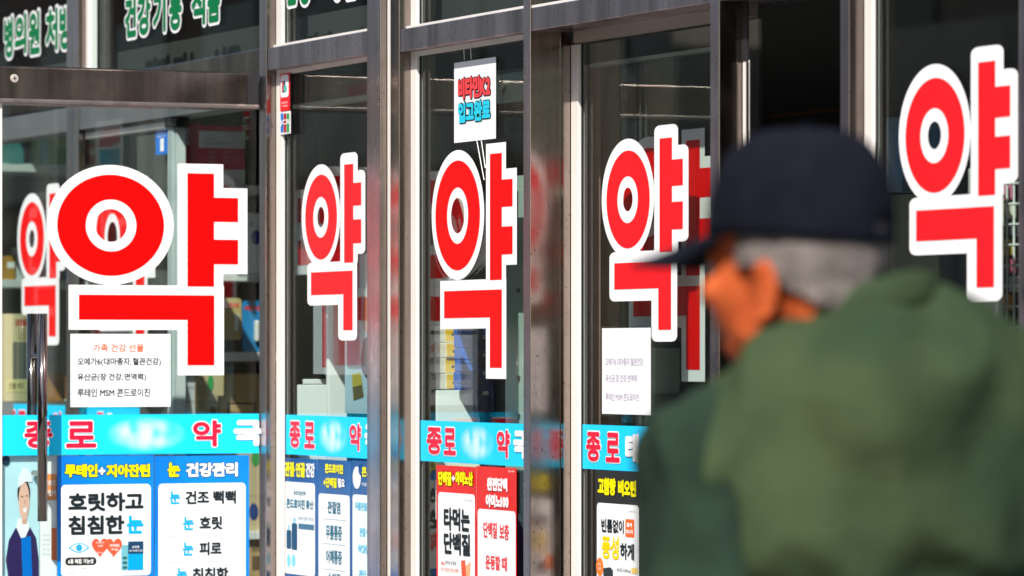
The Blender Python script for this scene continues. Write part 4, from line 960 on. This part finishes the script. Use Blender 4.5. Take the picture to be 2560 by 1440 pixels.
# ================================================================ PERSON (foreground, out of focus)
PX, PY = 0.36, 4.72
man = bpy.data.objects.new('person', None); COL.objects.link(man); man.location = (PX, PY, 0)
props(man, 'stooping person in a dark cap and olive green jacket walking past, seen from behind', 'person')
class Blob:
    def __init__(s): s.bm = bmesh.new()
    def ell(s, c, r, fx=None, sub=3):
        """ellipsoid; fx = forward axis for r[0]"""
        m = Matrix.Identity(3)
        if fx is not None:
            a = Vector(fx).normalized(); b = Vector((0, 0, 1)).cross(a).normalized(); u = a.cross(b); m = Matrix((a, b, u)).transposed()
        g = bmesh.ops.create_icosphere(s.bm, subdivisions=sub, radius=1)
        for v in g['verts']: v.co = m @ Vector((v.co.x * r[0], v.co.y * r[1], v.co.z * r[2])) + Vector(c)
        return s
    def cap(s, p0, p1, r0, r1, n=20):
        p0 = Vector(p0); p1 = Vector(p1); d = p1 - p0; q = d.to_track_quat('Z', 'Y'); rings = []
        for t, k in [(-math.cos(a) * r0, math.sin(a) * r0) for a in (.3, .8, 1.2)] : rings.append((p0 + d.normalized() * t, k))
        for j in range(9): rings.append((p0 + d * j / 8, r0 + (r1 - r0) * j / 8))
        for t, k in [(math.cos(a) * r1, math.sin(a) * r1) for a in (1.2, .8, .3)]: rings.append((p1 + d.normalized() * t, k))
        R_ = []
        for p, r in rings: R_.append([s.bm.verts.new(p + q @ Vector((r * math.cos(2 * math.pi * i / n), r * math.sin(2 * math.pi * i / n), 0))) for i in range(n)])
        for A, B in zip(R_, R_[1:]):
            for i in range(n): s.bm.faces.new((A[i], A[(i + 1) % n], B[(i + 1) % n], B[i]))
        s.bm.faces.new(R_[0][::-1]); s.bm.faces.new(R_[-1]); return s
    def done(s, name, mat, voxel, smooth=6, folds=0.0, fs=9.0, parent=None, fold_fn=None):
        me = bpy.data.meshes.new(name); s.bm.to_mesh(me); s.bm.free()
        o = bpy.data.objects.new(name, me); TSC.collection.objects.link(o)
        r = o.modifiers.new('r', 'REMESH'); r.mode = 'VOXEL'; r.voxel_size = voxel
        k = o.modifiers.new('s', 'SMOOTH'); k.factor = .6; k.iterations = smooth
        dg = bench()
        m2 = bpy.data.meshes.new_from_object(o.evaluated_get(dg))
        bpy.data.objects.remove(o)
        if folds:
            m2.update(); nn = [v.normal.copy() for v in m2.vertices]
            for v, n_ in zip(m2.vertices, nn):
                c = v.co
                f1 = noise.noise(Vector((c.x * fs, c.y * fs, c.z * fs * .55)))
                f2 = noise.noise(Vector((c.x * fs * 2.2 + 7, c.y * fs * 2.2, c.z * fs * 1.6)))
                v.co = c + n_ * folds * ((.42 - abs(f1) * 2.4) + .5 * f2)
        m2.name = name; m2.materials.append(mat)
        m2.polygons.foreach_set('use_smooth', [True] * len(m2.polygons))
        o = bpy.data.objects.new(name, m2); COL.objects.link(o); o.parent = parent or man
        return o
def P(px, py, Y=PY):                      # local to the person
    return Vector(((px - CX) / FPX * Y - PX, Y - PY, CAMH - (py - CYH) / FPX * Y))
CYH = 885.0
AH = R(38)
F_ = Vector((-math.cos(AH), math.sin(AH), 0)); L_ = Vector((-math.sin(AH), -math.cos(AH), 0)); U_ = Vector((0, 0, 1))
H = P(2005, 588)
def hp(f, l, u): return H + F_ * f + L_ * l + U_ * u
B_ = Vector((-.35, .94, 0)); RT = Vector((.94, .35, 0))
LS = P(1758, 1155, 4.66); RS = P(2585, 1020, 4.82); NB = P(2120, 893)
HIP = Vector((.05, -.02, .88)); CH = Vector((.02, 0, 1.16))
SKIN = pm('skin', (0.56, 0.115, 0.034), .6, spec=.15, noise_amt=.25, nscale=11, dark=(.34, .06, .015), fac=(.42, .62))
b = Blob()
b.ell(H, (.096, .077, .098), F_).ell(hp(.048, 0, -.060), (.060, .062, .078), F_).ell(hp(.050, 0, -.118), (.043, .046, .032), F_).ell(hp(.030, .034, -.098), (.040, .026, .034), F_).ell(hp(.030, -.034, -.098), (.040, .026, .034), F_)
b.ell(hp(.02, .0, -.09), (.06, .058, .05), F_)
b.cap(hp(.100, 0, -.028), hp(.122, 0, -.066), .008, .012).ell(hp(.112, .012, -.068), (.010, .008, .007), F_).ell(hp(.112, -.012, -.068), (.010, .008, .007), F_)
b.ell(hp(.100, 0, -.092), (.010, .024, .006), F_).ell(hp(.098, 0, -.102), (.010, .020, .006), F_)
for sg in (1, -1):
    b.ell(hp(.090, .030 * sg, -.022), (.012, .016, .010), F_).ell(hp(.084, .036 * sg, -.060), (.020, .022, .020), F_)
    # ear: rim, lobe
    for k in range(9):
        a0 = R(-100 + 30 * k); a1 = R(-100 + 30 * (k + 1))
        if k < 8:
            b.cap(hp(-.006 - .016 * math.cos(a0), (.079 + .004) * sg, -.062 + .030 * math.sin(a0)), hp(-.006 - .016 * math.cos(a1), (.083) * sg, -.062 + .030 * math.sin(a1)), .0052, .0052, n=8)
    b.ell(hp(-.004, .078 * sg, -.064), (.014, .007, .026), F_); b.ell(hp(.000, .080 * sg, -.092), (.009, .006, .010), F_)
b.cap(hp(-.02, 0, -.06), NB, .060, .066).cap(NB, LS, .055, .05).cap(NB, RS, .055, .05)
b.ell(CH, (.085, .12, .18), B_).ell(Vector((.04, 0, .98)), (.10, .14, .16), B_).ell(HIP, (.11, .155, .12), B_)
HAND = []
for sh, sg in ((LS, 1), (RS, -1)):
    el = Vector((sh.x + (.004 if sg > 0 else .03), sh.y - .02, .955)); wr = el + B_ * .20 + Vector((.03 * sg, 0, -.10))
    b.cap(sh, el, .048, .040).cap(el, wr, .040, .026)
    fd = (wr - el).normalized(); side = fd.cross(Vector((0, 0, 1))).normalized()
    b.cap(wr, wr + fd * .05, .024, .026).ell(wr + fd * .060, (.045, .020, .036), fd)
    pr = wr + fd * .095
    for k in range(4):
        s0 = pr + U_ * (.026 - .017 * k); ln = (.070, .078, .072, .056)[k]
        m1_ = s0 + fd * ln * .45 - U_ * .004; m2_ = m1_ + (fd * .8 - side * .5 * -sg - U_ * .15).normalized() * ln * .3; m3_ = m2_ + (fd * .3 - side * .9 * -sg - U_ * .2).normalized() * ln * .28
        b.cap(s0, m1_, .0088, .008, n=10).cap(m1_, m2_, .008, .0076, n=10).cap(m2_, m3_, .0076, .0066, n=10)
    th = wr + fd * .025 + U_ * .024; t1_ = th + (fd * .7 + U_ * .7).normalized() * .034; b.cap(th, t1_, .012, .010, n=10).cap(t1_, t1_ + (fd + U_ * .1).normalized() * .032, .010, .008, n=10)
    HAND.append((el, wr))
    hj = HIP + RT * (-.085 * sg); kn = Vector((hj.x - .01 * sg, hj.y + (.10 if sg > 0 else -.02), .47)); an_ = Vector((kn.x, kn.y - (.02 if sg > 0 else .14), .09))
    b.cap(hj, kn, .080, .055).cap(kn, an_, .052, .036).cap(an_, an_ + B_ * .12 - U_ * .045, .036, .03)
    HAND[-1] += (hj, kn, an_)
b.done('body', SKIN, .0055, smooth=4)
# eyes
for sg in (1, -1):
    mb = Blob(); mb.ell(hp(.092, .030 * sg, -.036), (.012, .012, .010), F_)
    mb.done('eye', pm('eye_white', (.6, .55, .5), .2), .003, smooth=1)
# hair: close-cropped grey band round the back and sides
b = Blob(); b.ell(hp(-.006, 0, -.012), (.0975, .083, .100), F_).ell(hp(-.040, 0, -.066), (.054, .064, .050), F_)
ho = b.done('hair', pm('grey_hair', (.24, .205, .19), .9, spec=.1, noise_amt=.45, nscale=26, bump=.8, bscale=240), .006, smooth=2, folds=.0015, fs=60)
bm = bmesh.new(); bm.from_mesh(ho.data)
kill = []
for v in bm.verts:
    q = v.co - H; f, l, u = q.dot(F_), q.dot(L_), q.dot(U_)
    if f > .040 and u < .02: kill.append(v)
    elif f > -.012 + (u + .03) * -.4 and u < -.035: kill.append(v)
    elif u < -.046 - max(0, -f) * .5 + .008 * noise.noise(q * 60): kill.append(v)
bmesh.ops.delete(bm, geom=kill, context='VERTS'); bm.to_mesh(ho.data); bm.free()
# cap
CAPM = pm('navy_cap', (.006, .007, .013), .9, spec=.08, noise_amt=.3, nscale=30, bump=.15, bscale=300)
capb = MB(); NU, NV = 48, 14; vs = []
cc = hp(0.002, 0, .013)
for j in range(NV + 1):
    for i in range(NU):
        a = 2 * math.pi * i / NU; t_ = j / NV
        ph = R(-8) + (R(90) - R(-8)) * t_
        rf, rl, ru = .108, .090, .106
        k = math.cos(ph) ** .55 if ph > 0 else 1.0
        dz = -.010 * (math.cos(a) < 0) * abs(math.cos(a)) * (1 - t_)
        z = ru * math.sin(ph) * .97
        seam = 1 - .008 * (abs(math.cos(3 * a)) < .12)
        ctr = -0.006 * math.sin(max(ph, 0))
        if math.cos(a) < -.93 and j < 4: seam *= 1.0
        vs.append(cc + F_ * (rf * k * math.cos(a) * seam + ctr) + L_ * (rl * k * math.sin(a) * seam) + U_ * (z + dz))
capb.v = [tuple(v) for v in vs]
for j in range(NV):
    for i in range(NU):
        mid = 2 * math.pi * (i + .5) / NU
        if abs(mid - math.pi) < .17 and j == 1: continue      # opening above the rear strap
        capb.f.append((j * NU + i, j * NU + (i + 1) % NU, (j + 1) * NU + (i + 1) % NU, (j + 1) * NU + i)); capb.m.append(0)
capb.m = [0] * len(capb.f)
def mpart(name, mb, mat, parent=None, smooth=True, solid=0.0):
    o = bpy.data.objects.new(name, mesh_from(name, mb, mat, smooth=smooth)); COL.objects.link(o); o.parent = parent or man
    if solid: m_ = o.modifiers.new('thick', 'SOLIDIFY'); m_.thickness = solid; m_.offset = -1
    return o
cap_o = mpart('cap', capb, CAPM, solid=.003)
vb = MB(); NA, NR = 24, 8
for sidez in (0, 1):
    for j in range(NR + 1):
        for i in range(NA + 1):
            a = R(-62) + R(124) * i / NA; t_ = j / NR
            base = Vector((.104 * math.cos(a), .088 * math.sin(a), 0)); out = Vector((.104 * math.cos(a) + .116 * math.cos(a) ** .7 * 1.0, .088 * math.sin(a) * 1.0, 0))
            p = base.lerp(out, t_); droop = -.010 - .032 * t_ - .10 * (p.y ** 2) * 14 * (.35 + t_ * .65) * .6
            vb.v.append(tuple(cc + F_ * p.x + L_ * p.y + U_ * (droop - .003 * sidez)))
n1 = (NR + 1) * (NA + 1)
for sidez in (0, 1):
    for j in range(NR):
        for i in range(NA):
            q = [sidez * n1 + j * (NA + 1) + i, sidez * n1 + j * (NA + 1) + i + 1, sidez * n1 + (j + 1) * (NA + 1) + i + 1, sidez * n1 + (j + 1) * (NA + 1) + i]
            vb.f.append(tuple(q if sidez else q[::-1]))
edge = [j * (NA + 1) for j in range(NR + 1)] + [NR * (NA + 1) + i for i in range(1, NA + 1)] + [j * (NA + 1) + NA for j in range(NR - 1, -1, -1)]
for p, q in zip(edge, edge[1:]): vb.f.append((p, q, q + n1, p + n1))
vb.m = [0] * len(vb.f)
mpart('visor', vb, CAPM, parent=cap_o)
bb = Blob(); bb.ell(cc + U_ * .104 - F_ * .006, (.007, .007, .004)); bb.done('button', CAPM, .002, smooth=1, parent=cap_o)
# jacket
JM = pm('olive_jacket', (.062, .084, .037), .95, spec=.05, noise_amt=.55, nscale=2.4, bump=.25, bscale=40, dark=(.010, .026, .017), fac=(.34, .70))  # dark mottling stands in for shade on the lower and left side
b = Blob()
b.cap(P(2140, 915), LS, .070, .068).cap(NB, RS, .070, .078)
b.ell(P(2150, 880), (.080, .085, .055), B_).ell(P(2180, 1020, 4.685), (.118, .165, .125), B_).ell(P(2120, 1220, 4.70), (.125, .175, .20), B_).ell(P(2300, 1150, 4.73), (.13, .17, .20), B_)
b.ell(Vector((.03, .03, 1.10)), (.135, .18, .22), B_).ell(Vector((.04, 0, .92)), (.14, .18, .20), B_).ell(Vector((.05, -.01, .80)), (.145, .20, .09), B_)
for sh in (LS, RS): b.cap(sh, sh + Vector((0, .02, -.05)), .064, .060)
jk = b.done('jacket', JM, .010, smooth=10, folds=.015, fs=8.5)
SLM = pm('shaded_green_sleeve', (.026, .046, .030), .95, spec=.05, noise_amt=.6, nscale=4, bump=.2, bscale=40)  # jacket green painted darker on the sleeves in place of shade
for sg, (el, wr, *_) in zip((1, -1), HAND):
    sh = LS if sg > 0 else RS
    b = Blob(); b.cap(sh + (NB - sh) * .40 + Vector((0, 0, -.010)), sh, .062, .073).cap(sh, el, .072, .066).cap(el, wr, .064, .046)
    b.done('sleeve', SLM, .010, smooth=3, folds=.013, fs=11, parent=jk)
b = Blob()                                             # stand-up collar hugging the neck
for k in range(20):
    a0 = 2 * math.pi * k / 20; a1 = 2 * math.pi * (k + 1) / 20
    c0 = P(2150, 826) ; fn = lambda a: c0 + B_ * (.072 * math.cos(a)) + RT * (.076 * math.sin(a)) + U_ * (-.030 * math.cos(a) + .020 * math.sin(a))
    b.cap(fn(a0), fn(a1), .016, .016, n=10); b.cap(fn(a0) + U_ * .018, fn(a1) + U_ * .018, .013, .013, n=10)
b.done('collar', JM, .007, smooth=3, parent=jk)
b = Blob(); TR = pm('dark_trousers', (.03, .032, .04), .85)
b.ell(HIP - U_ * .02, (.125, .17, .11), B_)
for _, _, hj, kn, an_ in HAND: b.cap(hj, kn, .095, .072).cap(kn, an_ + U_ * .01, .072, .058)
b.done('trousers', TR, .012, smooth=3, folds=.006, fs=10)
for _, _, hj, kn, an_ in HAND:
    b = Blob(); b.ell(an_ + B_ * .05 - U_ * .050, (.145, .048, .036), B_).cap(an_ - U_ * .03, an_ + U_ * .03, .045, .043)
    so = b.done('shoe', pm('shoe_leather', (.02, .018, .016), .4), .006, smooth=3)
    for v in so.data.vertices: v.co.z = max(v.co.z, .002)

bpy.data.scenes.remove(TSC)
